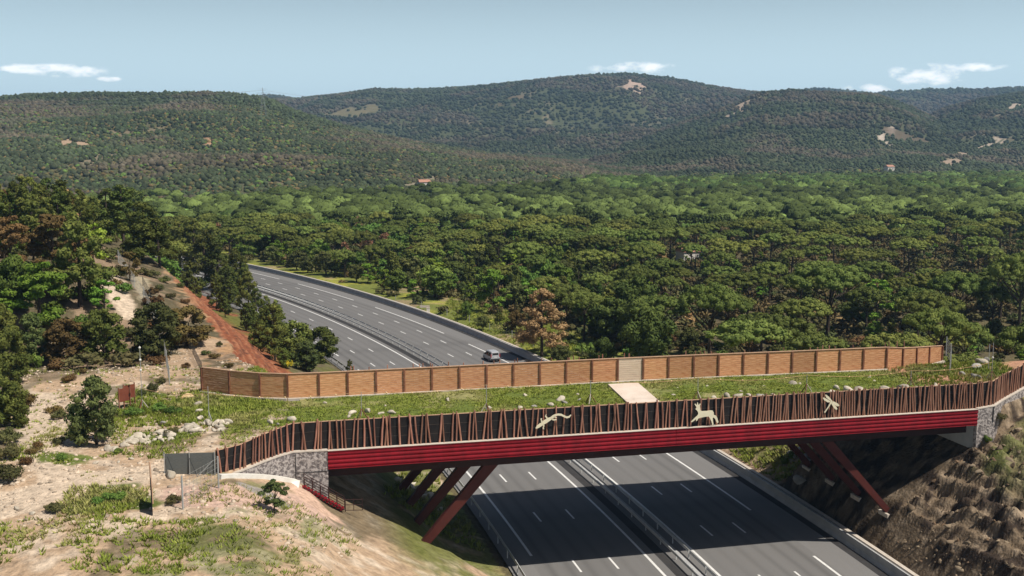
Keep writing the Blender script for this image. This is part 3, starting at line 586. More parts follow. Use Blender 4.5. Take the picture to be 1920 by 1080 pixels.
# ---- rear timber fence
RF = [(-10.6, 24.4), (-8.0, 22.1), (-6.0, 20.8), (-3.9, 19.6), (-1.2, 19.1)]
n_mid = 21
RF = [(-10.6, 24.4), (-7.9, 22.1), (-5.0, 20.2), (-2.4, 19.2)] + [(a, 19.05 - 0.9 * ss(a, 30, 64)) for a in np.linspace(0.6, 62.0, 23)] + [(64.4, 18.8), (67.1, 20.3), (69.8, 21.9), (72.5, 23.4)]
fe = empty('timber_fence', B3(30, 19, ZD), 'long plank fence with dark posts along the far edge of the bridge', 'fence')
fo = np.array(fe.location)
rnd = random.Random(5)
FH = 2.42
DZ = lambda i: -float(np.interp(i, [len(RF) - 5, len(RF) - 1], [0, 1.25]))
pale_i = min(range(len(RF) - 1), key=lambda i: abs((RF[i][0] + RF[i + 1][0]) / 2 - uv(*at(1184, 716, ZD))[0]))
for i in range(len(RF)):
    p = np.array(uv2xy(*RF[i])); j = min(i + 1, len(RF) - 1); k = max(i - 1, 0)
    d = np.array(uv2xy(*RF[j])) - np.array(uv2xy(*RF[k])); d /= np.linalg.norm(d); nr_ = np.array([-d[1], d[0]])
    hz = FH
    mb = MB(); mb.box((*(p - nr_ * 0.10), ZD + hz / 2 + .02 + DZ(i)), (0.17, 0.14, hz + 0.06), (*d, 0), (*nr_, 0)); mb.v[0] = mb.v[0] - fo
    mb.build('post', M['post'], fe)
    if i < len(RF) - 1:
        q = np.array(uv2xy(*RF[i + 1])); dd = q - p; L = np.linalg.norm(dd); dd /= L; nn_ = np.array([-dd[1], dd[0]]); mid = (p + q) / 2
        mb = MB(); nb = 11; hb = FH / nb
        for b in range(nb):
            mb.box((*(mid + nn_ * rnd.uniform(-.006, .006)), ZD + 0.06 + hb * (b + .5)), (L - 0.03, 0.045, hb - 0.02), (*dd, 0), (*nn_, 0))
        pm = MB(); vv_ = np.concatenate(mb.v) - np.array([*mid, ZD]); vv_[:, 2] += DZ(i) + (DZ(i + 1) - DZ(i)) * ((vv_[:, 0] * dd[0] + vv_[:, 1] * dd[1]) / L + .5); pm.v = [vv_]; pm.f = mb.f
        o = pm.build('plank_panel', M['plank_pale'] if i == pale_i else M['plank'], fe, loc=tuple(np.array([*mid, ZD]) - fo))
        if i == pale_i: o['label'] = 'pale gate-like panel at the end of the slab path'
        mb = MB(); mb.box((*mid, ZD + FH + 0.10), (L + .02, 0.20, 0.06), (*dd, 0), (*nn_, 0)); mb.v[0] = mb.v[0] - fo; w_ = ((mb.v[0] + fo)[:, :2] - mid) @ dd / L + .5; mb.v[0][:, 2] += DZ(i) + (DZ(i + 1) - DZ(i)) * w_; mb.build('capping_rail', M['rail'], fe)
# short stakes standing up behind the fence
for i in range(46):
    u = rnd.uniform(2, 66); h = rnd.uniform(2.75, 3.0) - max(0, u - 63) * .12; w = 19.25 - 0.9 * float(ss(u, 30, 62)) if u < 62 else 18.5 + (u - 62) * .55
    t_a = rnd.uniform(-.12, .12)
    mb = MB(); mb.tube([B3(u, w + 0.1, ZD - 0.2), B3(u + t_a, w + 0.1, ZD + h)], 0.055, 6); mb.v[0] = mb.v[0] - fo; mb.build('stake', M['pole'], fe)
mb = MB()
for a, b in zip(RF[:-1], RF[1:]):
    p = np.array(uv2xy(*a)); q = np.array(uv2xy(*b)); d = q - p; L = np.linalg.norm(d); d /= L; n_ = np.array([-d[1], d[0]])
    mb.box((*((p + q) / 2 - n_ * 0.32), ZD + 0.02 + (0 if a[0] < 62 else -.6)), (L, 0.30, 0.26), (*d, 0), (*n_, 0))
mb.v = [v - fo for v in mb.v]; mb.build('base_kerb', M['cope'], fe)
# ---- front pole screen
sf = empty('pole_screen', B3(30, 0.2, ZD), 'dark screen covered with leaning timber poles along the near edge of the bridge', 'screen')
so = np.array(sf.location)
SFP = [(-8.6, -4.4 + .25), (-6.8, -3.05), (-5.3, -1.55), (-4.0, -0.55), (-2.8, 0.2), (0, 0.25), (LB, 0.25), (62.4, 0.45), (64.0, 1.45), (67.8, 3.45), (72.5, 5.3)]
ZS = [13.05, 13.1, 13.2, 13.3, 13.4, 13.4, 13.4, 13.5, 13.7, 14.2, 14.9]
HS = [2.0, 2.0, 2.1, 2.2, 2.3, 2.32, 2.32, 2.32, 2.3, 2.25, 2.2]
wall(SFP, [a + b for a, b in zip(ZS, HS)], [z - .15 for z in ZS], 0.05, M['net'], 'backing_panel', sf, off=0.16)
wall(SFP, [a + b + 0.055 for a, b in zip(ZS, HS)], [a + b + .003 for a, b in zip(ZS, HS)], 0.09, M['rail'], 'capping_rail', sf, off=0.14)
for f in (0.33, 0.66):
    wall(SFP, [a + b * f + 0.02 for a, b in zip(ZS, HS)], [a + b * f for a, b in zip(ZS, HS)], 0.01, M['netline'], 'joint_wire', sf, off=0.145)
SP = np.array([uv2xy(*p) for p in SFP]); seg = np.hypot(*np.diff(SP, axis=0).T); cum = np.concatenate([[0], np.cumsum(seg)]); TOT = cum[-1]
def along(d):
    x = np.interp(d, cum, SP[:, 0]); y = np.interp(d, cum, SP[:, 1]); z = np.interp(d, cum, ZS); h = np.interp(d, cum, HS)
    e = 0.3; dx = np.interp(d + e, cum, SP[:, 0]) - np.interp(d - e, cum, SP[:, 0]); dy = np.interp(d + e, cum, SP[:, 1]) - np.interp(d - e, cum, SP[:, 1]); L = math.hypot(dx, dy) or 1
    return np.array([x, y]), z, h, np.array([dx, dy]) / L
rnd = random.Random(11); d = 0.35; poles = []
while d < TOT - 0.2:
    n = rnd.choice([1, 2, 2, 3, 3, 4]); tilt = rnd.choice([-1, -1, 1])
    for k in range(n):
        tl = rnd.uniform(0.02, 0.30) * (1 if (k < n / 2) else -1) * rnd.choice([1, 1, 1, -1])
        poles.append((d, tl)); d += rnd.uniform(0.24, 0.42) * (1 - .25 * float(ss(d, 35, 55)))
    d += rnd.uniform(0.10, 0.42) * (1.0 if d < TOT * .55 else 0.12)
rest = MB()
for i, (d, tl) in enumerate(poles):
    p, z, h, dr = along(min(max(d, .3), TOT - .3)); nrm = np.array([-dr[1], dr[0]]); off = -0.02 - 0.045 * (i % 2)
    b = (*(p + nrm * (0.10 + off) - dr * 0), z - 0.02); tp = (*(p + nrm * (0.10 + off) + dr * tl), z + h + rnd.uniform(0.02, 0.28)); r = rnd.uniform(0.062, 0.088)
    m = tuple((np.array(b) + np.array(tp)) / 2 + np.array([dr[0], dr[1], 0]) * rnd.uniform(-.03, .03))
    if i < 100:
        mb = MB(); mb.tube([b, m, tp], [r, r * .95, r * .85], 7); mb.v[0] = mb.v[0] - np.array(b); mb.build('pole', M['pole'], sf, loc=tuple(np.array(b) - so))
    else:
        rest.tube([b, m, tp], [r, r * .95, r * .85], 7)
rest.v = [v - so for v in rest.v]; tag(rest.build('poles', M['pole'], sf), kind='stuff')
# ---- cream cut-outs fixed to the screen
def cutout(name, label, cat, polys, px0, px1, py0, py1, src):
    """outline given in the picture units of src; put on the plane of the screen's poles at real size and 30 mm thick"""
    v = -0.02 - 0.14
    def P(a, b):
        X0, Y0 = uv2xy(0, v); dr = ray(a, b); n = np.array([-UY, UX, 0]); k = (n[0] * X0 + n[1] * Y0) / (n @ dr); q = dr * k + np.array([0, 0, H]); return q
    c0 = P((px0 + px1) / 2, (py0 + py1) / 2); o = empty(name, tuple(c0), label, cat) if len(polys) > 1 else None
    bm = bmesh.new()
    for poly in polys:
        pts = [P(px0 + (a - src[0]) / (src[2] - src[0]) * (px1 - px0), py0 + (b - src[1]) / (src[3] - src[1]) * (py1 - py0)) - c0 for a, b in poly]
        vs_ = [bm.verts.new(p) for p in pts]; f = bm.faces.new(vs_)
        r_ = bmesh.ops.extrude_face_region(bm, geom=[f]); ex = [e for e in r_['geom'] if isinstance(e, bmesh.types.BMVert)]
        bmesh.ops.translate(bm, vec=(V3[0] * .05, V3[1] * .05, 0), verts=ex)
    bmesh.ops.recalc_face_normals(bm, faces=bm.faces); bmesh.ops.triangulate(bm, faces=[f for f in bm.faces if len(f.verts) > 4])
    me = bpy.data.meshes.new(name); bm.to_mesh(me); bm.free(); me.materials.append(M['cream'])
    if o: bpy.data.objects.remove(o)
    tag(link(name, me, None, tuple(c0)), label, cat)
liz_body = [(648,372),(660,352),(682,335),(700,326),(720,306),(740,296),(758,285),(772,282),(790,268),(812,256),(838,250),(868,252),(892,264),(912,274),(930,272),(946,258),(952,262),(936,284),(914,290),(890,282),(866,268),(838,266),(818,272),(802,286),(784,300),(760,318),(735,334),(716,344),(696,358),(672,372),(655,378)]
cutout('lizard_cutout', 'cream lizard silhouette with a curling tail fixed to the pole screen', 'silhouette', [
  liz_body, [(697,330),(703,326),(708,310),(700,302),(706,292),(698,290),(690,296),(694,306)], [(742,300),(752,292),(748,278),(738,268),(742,256),(732,264),(728,276),(738,284)],
  [(708,346),(720,338),(724,352),(718,372),(724,380),(714,382),(708,374),(714,358)], [(782,292),(792,286),(806,298),(822,296),(830,302),(820,306),(804,308),(792,306)], [(800,276),(806,270),(820,276),(830,284),(822,288),(810,284)]],
  1004, 1071.5, 776, 804, (648, 252, 952, 378))
cutout('deer_cutout', 'cream roe deer silhouette leaping with short antlers on the pole screen', 'silhouette', [
  [(556,338),(564,322),(556,312),(550,300),(556,298),(566,308),(570,286),(574,290),(576,306),(584,304),(590,294),(594,300),(588,312),(590,326),(592,346),(604,352),(640,350),(666,346),(680,348),(688,362),(688,378),(704,384),(712,398),(722,430),(718,440),(708,432),(698,408),(688,398),(680,402),(682,420),(686,448),(678,452),(672,430),(660,402),(650,390),(620,394),(590,400),(578,404),(568,420),(562,426),(560,414),(566,404),(548,420),(528,434),(524,428),(546,406),(568,386),(576,372),(574,356),(566,346)]],
  1295.5, 1347.5, 752.5, 796.5, (523, 280, 723, 451))
cutout('dragonfly_cutout', 'cream dragonfly silhouette with four open wings on the pole screen', 'silhouette', [
  [(312,416),(318,414),(322,420),(316,428),(296,460),(276,488),(272,484),(292,456),(308,426)],
  [(312,418),(300,412),(284,398),(278,384),(284,382),(298,392),(312,408),(316,414)], [(308,426),(292,426),(272,414),(264,402),(270,398),(290,408),(308,420)],
  [(318,418),(336,424),(354,434),(362,444),(354,450),(338,444),(318,428)], [(316,428),(326,434),(342,450),(350,464),(344,470),(330,460),(314,434)]],
  1543, 1574, 739.5, 775, (264, 380, 362, 490))
# ---- marker line across the deck: poles on tripods, rope with floats
stands = [(267, 768, 645, 727, 'tall metal mast with white insulators beside the brown boards'), (392, 790, 722, 736, 'thin pole carrying the float line beside the row of white boulders'),
 (678, 786, 733, 733, 'first tripod pole on the bridge grass from the left'), (912, 775, 720, 720, 'tripod pole on the grass above the lizard side of the screen'),
 (1107, 757, 712, 712, 'tripod pole standing by the earth mound left of the slab path'), (1308, 752, 707, 707, 'tripod pole on the grass behind the deer silhouette'),
 (1512, 737, 702, 702, 'tripod pole between the deer and dragonfly silhouettes'), (1707, 727, 694, 694, 'tripod pole on the grass near the right end of the plank fence'),
 (1859, 712, 641, 678, 'tall double mast on three feet at the right end of the bridge')]
tops = []
for n, (px, pyb, pyt, pyr, lab) in enumerate(stands):
    if n < 2: x, y, z = hit(px, pyb)
    else: x, y = at(px, pyb, ZD); z = ZD
    h = (pyb - pyt) / FK * y * 1.02; hr = (pyb - pyr) / FK * y * 1.02
    o = empty('mast' if n in (0, 8) else 'tripod_pole', (x, y, z), lab, 'mast' if n in (0, 8) else 'tripod', 'poles carrying the float line')
    MB().tube([(0, 0, 0.3 if n != 1 else 0), (0, 0, h)], [0.035, 0.03], 6).build('pole', M['wire'], o)
    if n == 8: MB().tube([(-0.35, 0.1, 1.2), (-0.35, 0.1, h * .96)], 0.04, 6).build('pole', M['wire'], o)
    if n in (0, 8):
        for f in ((0.62, 0.78, 0.97) if n == 0 else (0.6,)): mb = MB(); mb.tube([(0, 0, h * f - .12), (0, 0, h * f - .03), (0, 0, h * f + .03), (0, 0, h * f + .12)], [.05, .11, .11, .05], 8); mb.build('insulator', M['white_kerb'], o)
    if n != 1:
        for k in range(3):
            w = 2.1 * k + 0.4 + n; MB().tube([(0, 0, 0.95), (0.62 * math.cos(w), 0.62 * math.sin(w), -0.02)], [0.04, 0.05], 5).build('tripod_leg', M['cope'] if k == 0 else M['post'], o)
    else: MB().tube([(0, 0, 0.9), (0.5, -0.7, 0)], 0.035, 5).build('brace', M['wire'], o)
    tops.append(np.array([x, y, z + hr]))
ro = empty('float_line', tuple(tops[4]), 'tan rope strung with small floats from pole to pole along the bridge', 'rope')
RB = []
for a, b in zip(tops[:-1], tops[1:]):
    L = np.linalg.norm(b - a); sag = 0.035 * L * 0.9; pts = [a + (b - a) * f - np.array([0, 0, sag * 4 * f * (1 - f)]) for f in np.linspace(0, 1, 9)]
    mb = MB(); mb.tube([tuple(p - tops[4]) for p in pts], 0.022, 5); mb.build('rope_span', M['rope'], ro); nb = max(2, int(L / 2.1))
    for k in range(1, nb):
        f = k / nb; p = a + (b - a) * f - np.array([0, 0, sag * 4 * f * (1 - f)]) - tops[4]
        if len(RB) == 0:
            Vv, Ff = ICO[2]; fm = np_mesh('float', Vv * 0.085, [Ff], M['float'], smooth=True); RB.append(fm)
        link('float', RB[0], ro, tuple(p))
# ------------------------------------------------------------------ small structures on the left
x, y, z = hit(236, 766)
o = empty('information_board', (x, y, z), 'pair of red brown boards on posts standing on the stony ground', 'board')
def X3(px, py, ydepth): d_ = ray(px, py); k = ydepth / d_[1]; return np.array([d_[0] * k, ydepth, H + d_[2] * k])
for px, dy in ((233, 0.0), (242, 0.5)):
    c0 = X3(px, 740 - dy * 12, y + dy) - np.array([x, y, z]); ax = np.array([0.55, 0.83, 0]); ax /= np.linalg.norm(ax); ay = np.array([-ax[1], ax[0], 0])
    MB().box(c0, (1.15, 0.06, 1.25), tuple(ax), tuple(ay)).build('panel', M['board'], o)
    for k in (-1, 1): MB().box((c0[0] + ax[0] * .62 * k, c0[1] + ax[1] * .62 * k, c0[2] / 2 + .35), (0.09, 0.09, c0[2] + 0.85), tuple(ax), tuple(ay)).build('post', M['post'], o)
# grey netting screen closing the left end of the pole screen
a = np.array(hit(310, 888)); b = np.array([*uv2xy(-8.75, -4.2), 13.0]); nseg = 6
o = empty('netting_screen', tuple(a), 'grey shade netting screen braced by thin struts left of the pole screen', 'screen')
mb = MB(); d = (b - a) / nseg; V = []; Fc = []
for i in range(nseg + 1):
    p = d * i; zt_ = 1.55 + 0.45 * i / nseg
    V += [(p[0], p[1], p[2] - .1), (p[0], p[1], p[2] + zt_), (p[0] + .03, p[1] + .03, p[2] + zt_), (p[0] + .03, p[1] + .03, p[2] - .1)]
for i in range(nseg):
    for k in range(4): Fc.append((i * 4 + k, i * 4 + (k + 1) % 4, i * 4 + 4 + (k + 1) % 4, i * 4 + 4 + k))
mb.add(V, Fc); mb.build('netting', M['shade'], o)
for f in (0.0, 0.5, 1.0):
    p = (b - a) * f; MB().tube([(p[0] - .03, p[1] - .05, p[2] - .1), (p[0] - .03, p[1] - .05, p[2] + 1.7 + .4 * f)], 0.035, 6).build('post', M['wire'], o)
for f, g_ in ((0.06, 0.3), (0.5, 0.75), (0.97, 0.7)):
    p = (b - a) * f; q = (b - a) * g_; MB().tube([(p[0], p[1] - .1, p[2] + 1.4), (q[0] - .2, q[1] - 0.6, q[2] + .05)], 0.025, 5).build('strut', M['darkwire'] if f < .9 else M['wire'], o)
# wire gate posts in front
def wire_fence(name, label, pts, h, post_r=0.045, dens=0.45, lean=0, wm='wire', nw=7):
    P = [np.array(p) for p in pts]; o = empty(name, tuple(P[0]), label, 'fence')
    for p in P:
        q = p - P[0]; MB().tube([(q[0], q[1], q[2] - .1), (q[0] + lean, q[1], q[2] + h)], post_r, 6).build('post', M[wm], o)
    mb = MB()
    for a_, b_ in zip(P[:-1], P[1:]):
        a_ = a_ - P[0]; b_ = b_ - P[0]; L = np.linalg.norm(b_ - a_)
        for k in range(nw): zz = h * (k + .6) / nw; mb.tube([(a_[0], a_[1], a_[2] + zz), (b_[0], b_[1], b_[2] + zz)], 0.011, 3, False)
        for k in range(1, int(L / dens)):
            q = a_ + (b_ - a_) * k / (L / dens); mb.tube([(q[0], q[1], q[2]), (q[0], q[1], q[2] + h * .97)], 0.009, 3, False)
    mb.build('wire_mesh', M[wm], o); return o
wire_fence('wire_fence', 'wire mesh fence with galvanised posts in front of the netting screen', [hit(343, 955), hit(410, 915)], 2.4, 0.07)
wire_fence('wire_fence', 'bent wire mesh fence running down the hill beside the red slope', [hit(318, 722), hit(313, 690), hit(306, 655), hit(292, 610), hit(270, 565), hit(252, 540), hit(236, 515), hit(222, 492)], 2.0, 0.06)
wire_fence('wire_fence', 'dark wire fence climbing from the end of the plank fence along the slope crest', [hit(378, 700), hit(362, 665), hit(342, 635), hit(318, 600), hit(282, 560), hit(268, 535)], 1.3, 0.04, wm='darkwire')
wire_fence('wire_fence', 'wire fence among pale rocks beyond the right end of the plank fence', [(*uv2xy(67.9, 15.2), ZD), (*uv2xy(69.6, 17.5), ZD), (*uv2xy(71.3, 20), ZD), (*uv2xy(73.5, 24), ZD)], 2.2, 0.05)
vf = []
for px, py in ((742, 566), (790, 578), (838, 592), (880, 604), (918, 618), (960, 634), (1000, 650), (1045, 668)):
    vf.append(hit(px, py))
wire_fence('wire_fence', 'thin wire fence on grey posts in the grass verge right of the motorway', vf, 1.5, 0.07, dens=1.2, nw=4)
# dark gate leaf lying towards the camera
x, y, z = hit(284, 945)
o = empty('shade_panel', (x, y, z), 'black shade cloth panel on a timber post beside the pale track', 'panel')
c_ = np.array(hit(300, 975)) - np.array([x, y, z]); d_ = c_ / np.linalg.norm(c_)
mb = MB(); ax = np.array([0.35, -1.0, 0]); ax /= np.linalg.norm(ax); ay = np.array([-ax[1], ax[0], 0])
mb.box(tuple(ax * 1.2 + np.array([0, 0, 0.95])), (2.6, 0.05, 1.9), tuple(ax), tuple(ay)).build('shade_cloth', M['net'], o)
MB().tube([(0.05, 0.1, -.2), (-0.05, 0.15, 3.0)], [0.09, 0.06], 7).build('post', M['rail'], o)
# white kerb channel
pp = [(*uv2xy(u, v), z) for u, v, z in ((-8.4, -5.1, 13.15), (-6.9, -3.95, 12.75), (-5.4, -2.45, 12.15), (-4.1, -1.4, 11.6), (-2.7, -.62, 11.0))]
o = empty('drainage_kerb', pp[0], 'white concrete drainage kerb at the foot of the curved wing wall', 'kerb')
mb = MB()
for a_, b_ in zip(pp[:-1], pp[1:]):
    a_ = np.array(a_) - np.array(pp[0]); b_ = np.array(b_) - np.array(pp[0]); d_ = b_ - a_; L = np.linalg.norm(d_); d_ /= L; n_ = np.cross((0, 0, 1), d_)
    n_ /= np.linalg.norm(n_)
    mb.box(tuple((a_ + b_) / 2 + np.array([0, 0, .12])), (L + .12, 0.42, 0.5), tuple(d_), tuple(n_), tuple(np.cross(d_, n_)))
mb.build('kerb_line', M['white_kerb'], o)
a_ = np.array(pp[-1]); b_ = np.array([*uv2xy(-3.3, -4.4), 10.2]); mb = MB(); d_ = (b_ - a_); L = np.linalg.norm(d_); d_ /= L; n_ = np.cross((0, 0, 1), d_); n_ /= np.linalg.norm(n_)
mb.box(tuple((b_ - a_) / 2 + np.array([0, 0, .10])), (L, 0.8, 0.4), tuple(d_), tuple(n_), tuple(np.cross(d_, n_))); mb.v[0] = mb.v[0] + (a_ - np.array(pp[0])); mb.build('outlet_chute', M['white_kerb'], o)
# red steps with railing down beside the abutment
pA = np.array(B3(-2.0, -1.1, 10.8)); pB = np.array(B3(1.2, -1.3, 8.7))
o = empty('access_stair', tuple(pB), 'dark red access steps with railing below the concrete wing wall', 'stairs')
mb = MB(); ns = 12
for i in range(ns):
    p = pA + (pB - pA) * i / ns - pB; mb.box(tuple(p + np.array([0, 0, .0])), (0.36, 0.8, 0.08), U3, V3)
mb.build('treads', M['red'], o)
for v_o in (-0.42, 0.42):
    off = np.array(V3) * v_o; a1 = pA - pB + off; b1 = off
    mb = MB()
    for hgt in (0.12, 0.55, 1.0): mb.tube([tuple(a1 + np.array([0, 0, hgt])), tuple(b1 + np.array([0, 0, hgt]))], 0.03, 5)
    for k in range(6): q = a1 + (b1 - a1) * k / 5; mb.tube([tuple(q), tuple(q + np.array([0, 0, 1.0]))], 0.028, 5)
    mb.build('railing', M['darksteel'], o)
mb = MB(); off = np.array([0, 0, -0.1])
for hgt in (0.1, 0.55, 1.0): mb.tube([tuple(off + np.array([0, 0, hgt])), tuple(off + np.array(U3) * 1.4 + np.array([0, 0, hgt - .1]))], 0.03, 5)
for k in range(3): q = off + np.array(U3) * 0.7 * k; mb.tube([tuple(q), tuple(q + np.array([0, 0, 1.05]))], 0.03, 5)
mb.build('landing_rail', M['darksteel'], o)
# ------------------------------------------------------------------ van
th = TH0 + 83.0 / R0; x, y = st2xy(13.3, 83.0); x, y = float(x), float(y)
vn = empty('parked_van', (x, y, 0.0), 'silver grey compact van driving away on the right carriageway', 'van', rz=th)   # local +y = forwards
vn.name = 'compact_van'
secs = [(-2.08, .50, .95, .80, .55), (-2.02, .34, 1.70, .84, .66), (-1.85, .30, 1.80, .88, .70), (-0.6, .26, 1.86, .89, .72), (0.35, .26, 1.80, .89, .70), (0.75, .26, 1.55, .89, .70), (1.15, .26, 1.12, .89, .76), (1.75, .28, .98, .86, .74), (2.05, .34, .78, .78, .66)]
V = []; Fc = []
for yy, zb, zt2, hw, tw in secs:
    zm = min(1.0, (zb + zt2) / 2 + .1) if zt2 > 1.2 else (zb + zt2) / 2 + .05
    ring = [(-hw * .92, zb), (-hw, zb + .15), (-hw, zm), (-tw, zt2 - .08), (-tw * .86, zt2), (tw * .86, zt2), (tw, zt2 - .08), (hw, zm), (hw, zb + .15), (hw * .92, zb)]
    V += [(a, yy, b) for a, b in ring]
n = 10
for i in range(len(secs) - 1):
    for k in range(n): Fc.append((i * n + k, i * n + (k + 1) % n, (i + 1) * n + (k + 1) % n, (i + 1) * n + k))
Fc += [tuple(range(n)), tuple((len(secs) - 1) * n + k for k in range(n))]
body = MB().add(V, Fc).build('body', M['van'], vn)
MB().add([(-.60, -2.065, 1.02), (.60, -2.065, 1.02), (.54, -2.045, 1.58), (-.54, -2.045, 1.58), (-.60, -2.02, 1.02), (.60, -2.02, 1.02), (.54, -2.0, 1.58), (-.54, -2.0, 1.58)], [(0, 1, 2, 3), (4, 7, 6, 5), (0, 4, 5, 1), (1, 5, 6, 2), (2, 6, 7, 3), (3, 7, 4, 0)]).build('rear_window', M['glass'], vn)
for sx in (-1, 1):
    for ya, yb, zt2 in ((-1.75, -0.85, 1.60), (-0.75, 0.15, 1.62), (0.25, 0.95, 1.45)):
        w = 1.0; MB().add([(sx * .905, ya, 1.05), (sx * .905, yb, 1.05), (sx * (.76 if ya < 0.2 else .80), yb - (.35 if ya > .2 else 0), zt2), (sx * .76, ya, zt2), (sx * .86, ya, 1.05), (sx * .86, yb, 1.05), (sx * .70, yb - (.35 if ya > .2 else 0), zt2), (sx * .70, ya, zt2)],
            [(0, 1, 2, 3), (4, 7, 6, 5), (0, 4, 5, 1), (1, 5, 6, 2), (2, 6, 7, 3), (3, 7, 4, 0)]).build('side_window', M['glass'], vn)
    MB().box((sx * .80, -2.06, 1.15), (.14, .06, .55)).build('tail_lamp', M['redlight'], vn)
    for yy in (-1.35, 1.30):
        wl_ = MB().tube([(sx * .72, yy, .31), (sx * .92, yy, .31)], .31, 18).build('wheel', M['tyre'], vn); MB().tube([(sx * .90, yy, .31), (sx * .935, yy, .31)], .19, 12).build('rim', M['rim'], wl_)
    MB().box((sx * 1.0, 0.75, 1.12), (.18, .10, .16)).build('wing_mirror', M['plastic'], vn)
MB().box((0, -2.12, .48), (1.62, .16, .26)).build('rear_bumper', M['plastic'], vn)
MB().box((0, -2.085, .86), (.52, .03, .12)).build('number_plate', M['plate'], vn)
# roadside cabinet
x, y, z = hit(803, 588)
o = empty('roadside_cabinet', (x, y, z), 'small pale roadside cabinet behind the motorway barrier', 'cabinet')
MB().box((0, 0, 0.6), (0.7, 0.5, 1.2)).build('cabinet_body', M['white_kerb'], o); MB().box((0, 0, 1.24), (0.85, 0.62, 0.06)).build('lid', M['cope'], o)
MB().box((-0.8, 0.6, 1.5), (2.2, 0.06, 0.5)).build('sign_plate', M['cope'], o); MB().box((-0.8, 0.66, 0.7), (0.08, 0.06, 1.5)).build('sign_post', M['wire'], o)
# ------------------------------------------------------------------ rocks
def rock_mesh(seed, m, flat=0.7):
    Vv, Ff = ICO[2]; rs_ = np.random.RandomState(seed); V = Vv.copy()
    for k in range(9):
        n_ = rs_.normal(size=3); n_ /= np.linalg.norm(n_); dd = V @ n_; lim = rs_.uniform(0.42, 0.8); V = np.where((dd > lim)[:, None], V - (dd - lim)[:, None] * n_, V)
    V *= np.array([1, rs_.uniform(.65, .9), flat * rs_.uniform(.8, 1.1)])
    return np_mesh('rock', V, [Ff], m)
RK = [rock_mesh(i, M['stone']) for i in range(6)]; RG = [rock_mesh(10 + i, M['greystone']) for i in range(4)]; RO = rock_mesh(30, M['ochre_stone'])
rr = random.Random(3)
def rock(px, py, r, label, group, mesh=None, onz=None):
    if onz is None: x, y, z = hit(px, py)
    else: x, y = at(px, py, onz); z = onz
    o = link('boulder', mesh or rr.choice(RK), None, (x, y, z + r * .28), rr.uniform(0, 6.3)); s = r * 1.05; o.scale = (s * 1.15, s * rr.uniform(.75, 1.0), s * rr.uniform(.75, 1.05)); o.rotation_euler = (rr.uniform(-.3, .3), rr.uniform(-.3, .3), rr.uniform(0, 6.3))
    return tag(o, label, 'boulder', group)
rock(350, 748, 0.62, 'large ochre boulder at the top of the row of white boulders', None, RO)
rock(370, 760, 0.58, 'white boulder just below the ochre boulder', None); rock(371, 774, 0.50, 'third boulder down from the ochre one', None); rock(375, 788, 0.55, 'lowest white boulder of the row beside the thin pole', None)
rock(305, 797, 0.55, 'single dark grey boulder in the grass above the stone line', None, RG[1])
rock(378, 880, 1.15, 'broad flat pale grey rock at the foot of the netting screen', None, RG[2]); rock(320, 893, 0.7, 'pale rock left of the flat grey rock at the netting screen', None)
rock(245, 900, 0.3, 'small pale stone at the edge of the track', None)
SLN = [(200, 842), (218, 838), (240, 832), (262, 828), (285, 825), (305, 820), (322, 815), (345, 810), (365, 804), (388, 800), (410, 800), (432, 798)]
for i in range(64):
    f = rr.uniform(0, len(SLN) - 1.01); k = int(f); a_, b_ = SLN[k], SLN[k + 1]
    px = a_[0] + (b_[0] - a_[0]) * (f - k) + rr.uniform(-5, 5); py = a_[1] + (b_[1] - a_[1]) * (f - k) + rr.uniform(-8, 9)
    rock(px, py, rr.uniform(0.28, 0.62), 'pale stone in the loose stone line crossing the left clearing', 'stones of the stone line')
for px, py, r, gm in [(660, 777, .45, 0), (690, 775, .55, 0), (715, 777, .4, 0), (735, 776, .45, 0), (655, 783, .35, 0), (545, 789, .6, 0), (508, 795, .4, 0), (520, 797, .3, 1), (915, 768, .5, 0), (975, 766, .45, 0), (1000, 764, .35, 1), (1030, 762, .4, 0), (1050, 752, .6, 0), (1060, 757, .4, 1),
    (1085, 752, .35, 1), (1340, 748, .4, 0), (1365, 746, .55, 0), (1385, 745, .6, 0), (1405, 745, .4, 0), (1425, 744, .5, 1), (1450, 743, .3, 0), (1560, 738, .5, 0), (1590, 737, 1.0, 0), (1612, 736, .7, 0), (1640, 735, .5, 1), (1660, 733, .55, 0), (1690, 731, .7, 0), (1720, 729, .4, 1), (1755, 727, .5, 0)]:
    rock(px, py, r, 'pale rock lying along the inner foot of the pole screen', 'rocks along the pole screen', RG[rr.randrange(4)] if gm else None, ZD)
for px, py, r in [(610, 757, .22), (840, 752, .35), (985, 743, .35), (1083, 741, .3), (1325, 726, .35), (1270, 728, .2), (1262, 742, .3), (1390, 736, .3), (1432, 725, .25), (1486, 722, .45), (1500, 722, .3), (1520, 728, .25), (1640, 716, .3), (1630, 709, .25), (1570, 742, .2), (722, 762, .2), (1570, 730, .45)]:
    rock(px, py, r, 'small pale stone lying in the grass on the bridge', 'stones scattered in the bridge grass', None, ZD)
for px, py, r, lab in [(1806, 704, .55, 'flat pale rock beside the right end of the plank fence'), (1828, 708, .6, 'angular rock in front of the rock heap at the right end'), (1830, 690, .8, 'large pale rock of the heap below the double mast'), (1838, 682, .75, 'topmost pale rock of the heap below the double mast'), (1850, 676, .6, 'small rock beside the double mast'), (1500, 905, 1.0, 'shaded rock on the bank under the bridge')]:
    rock(px, py, r, lab, None, RG[1] if 'shaded' in lab else RG[(px + py) % 4] if 'topmost' not in lab else None, ZD if py < 800 else None)
for i in range(14):
    px = rr.uniform(1480, 1530); py = rr.uniform(835, 870); rock(px, py, rr.uniform(.3, .7), 'grey rock on the bank beyond the bridge opening', 'rocks on the far bank', RG[rr.randrange(4)])
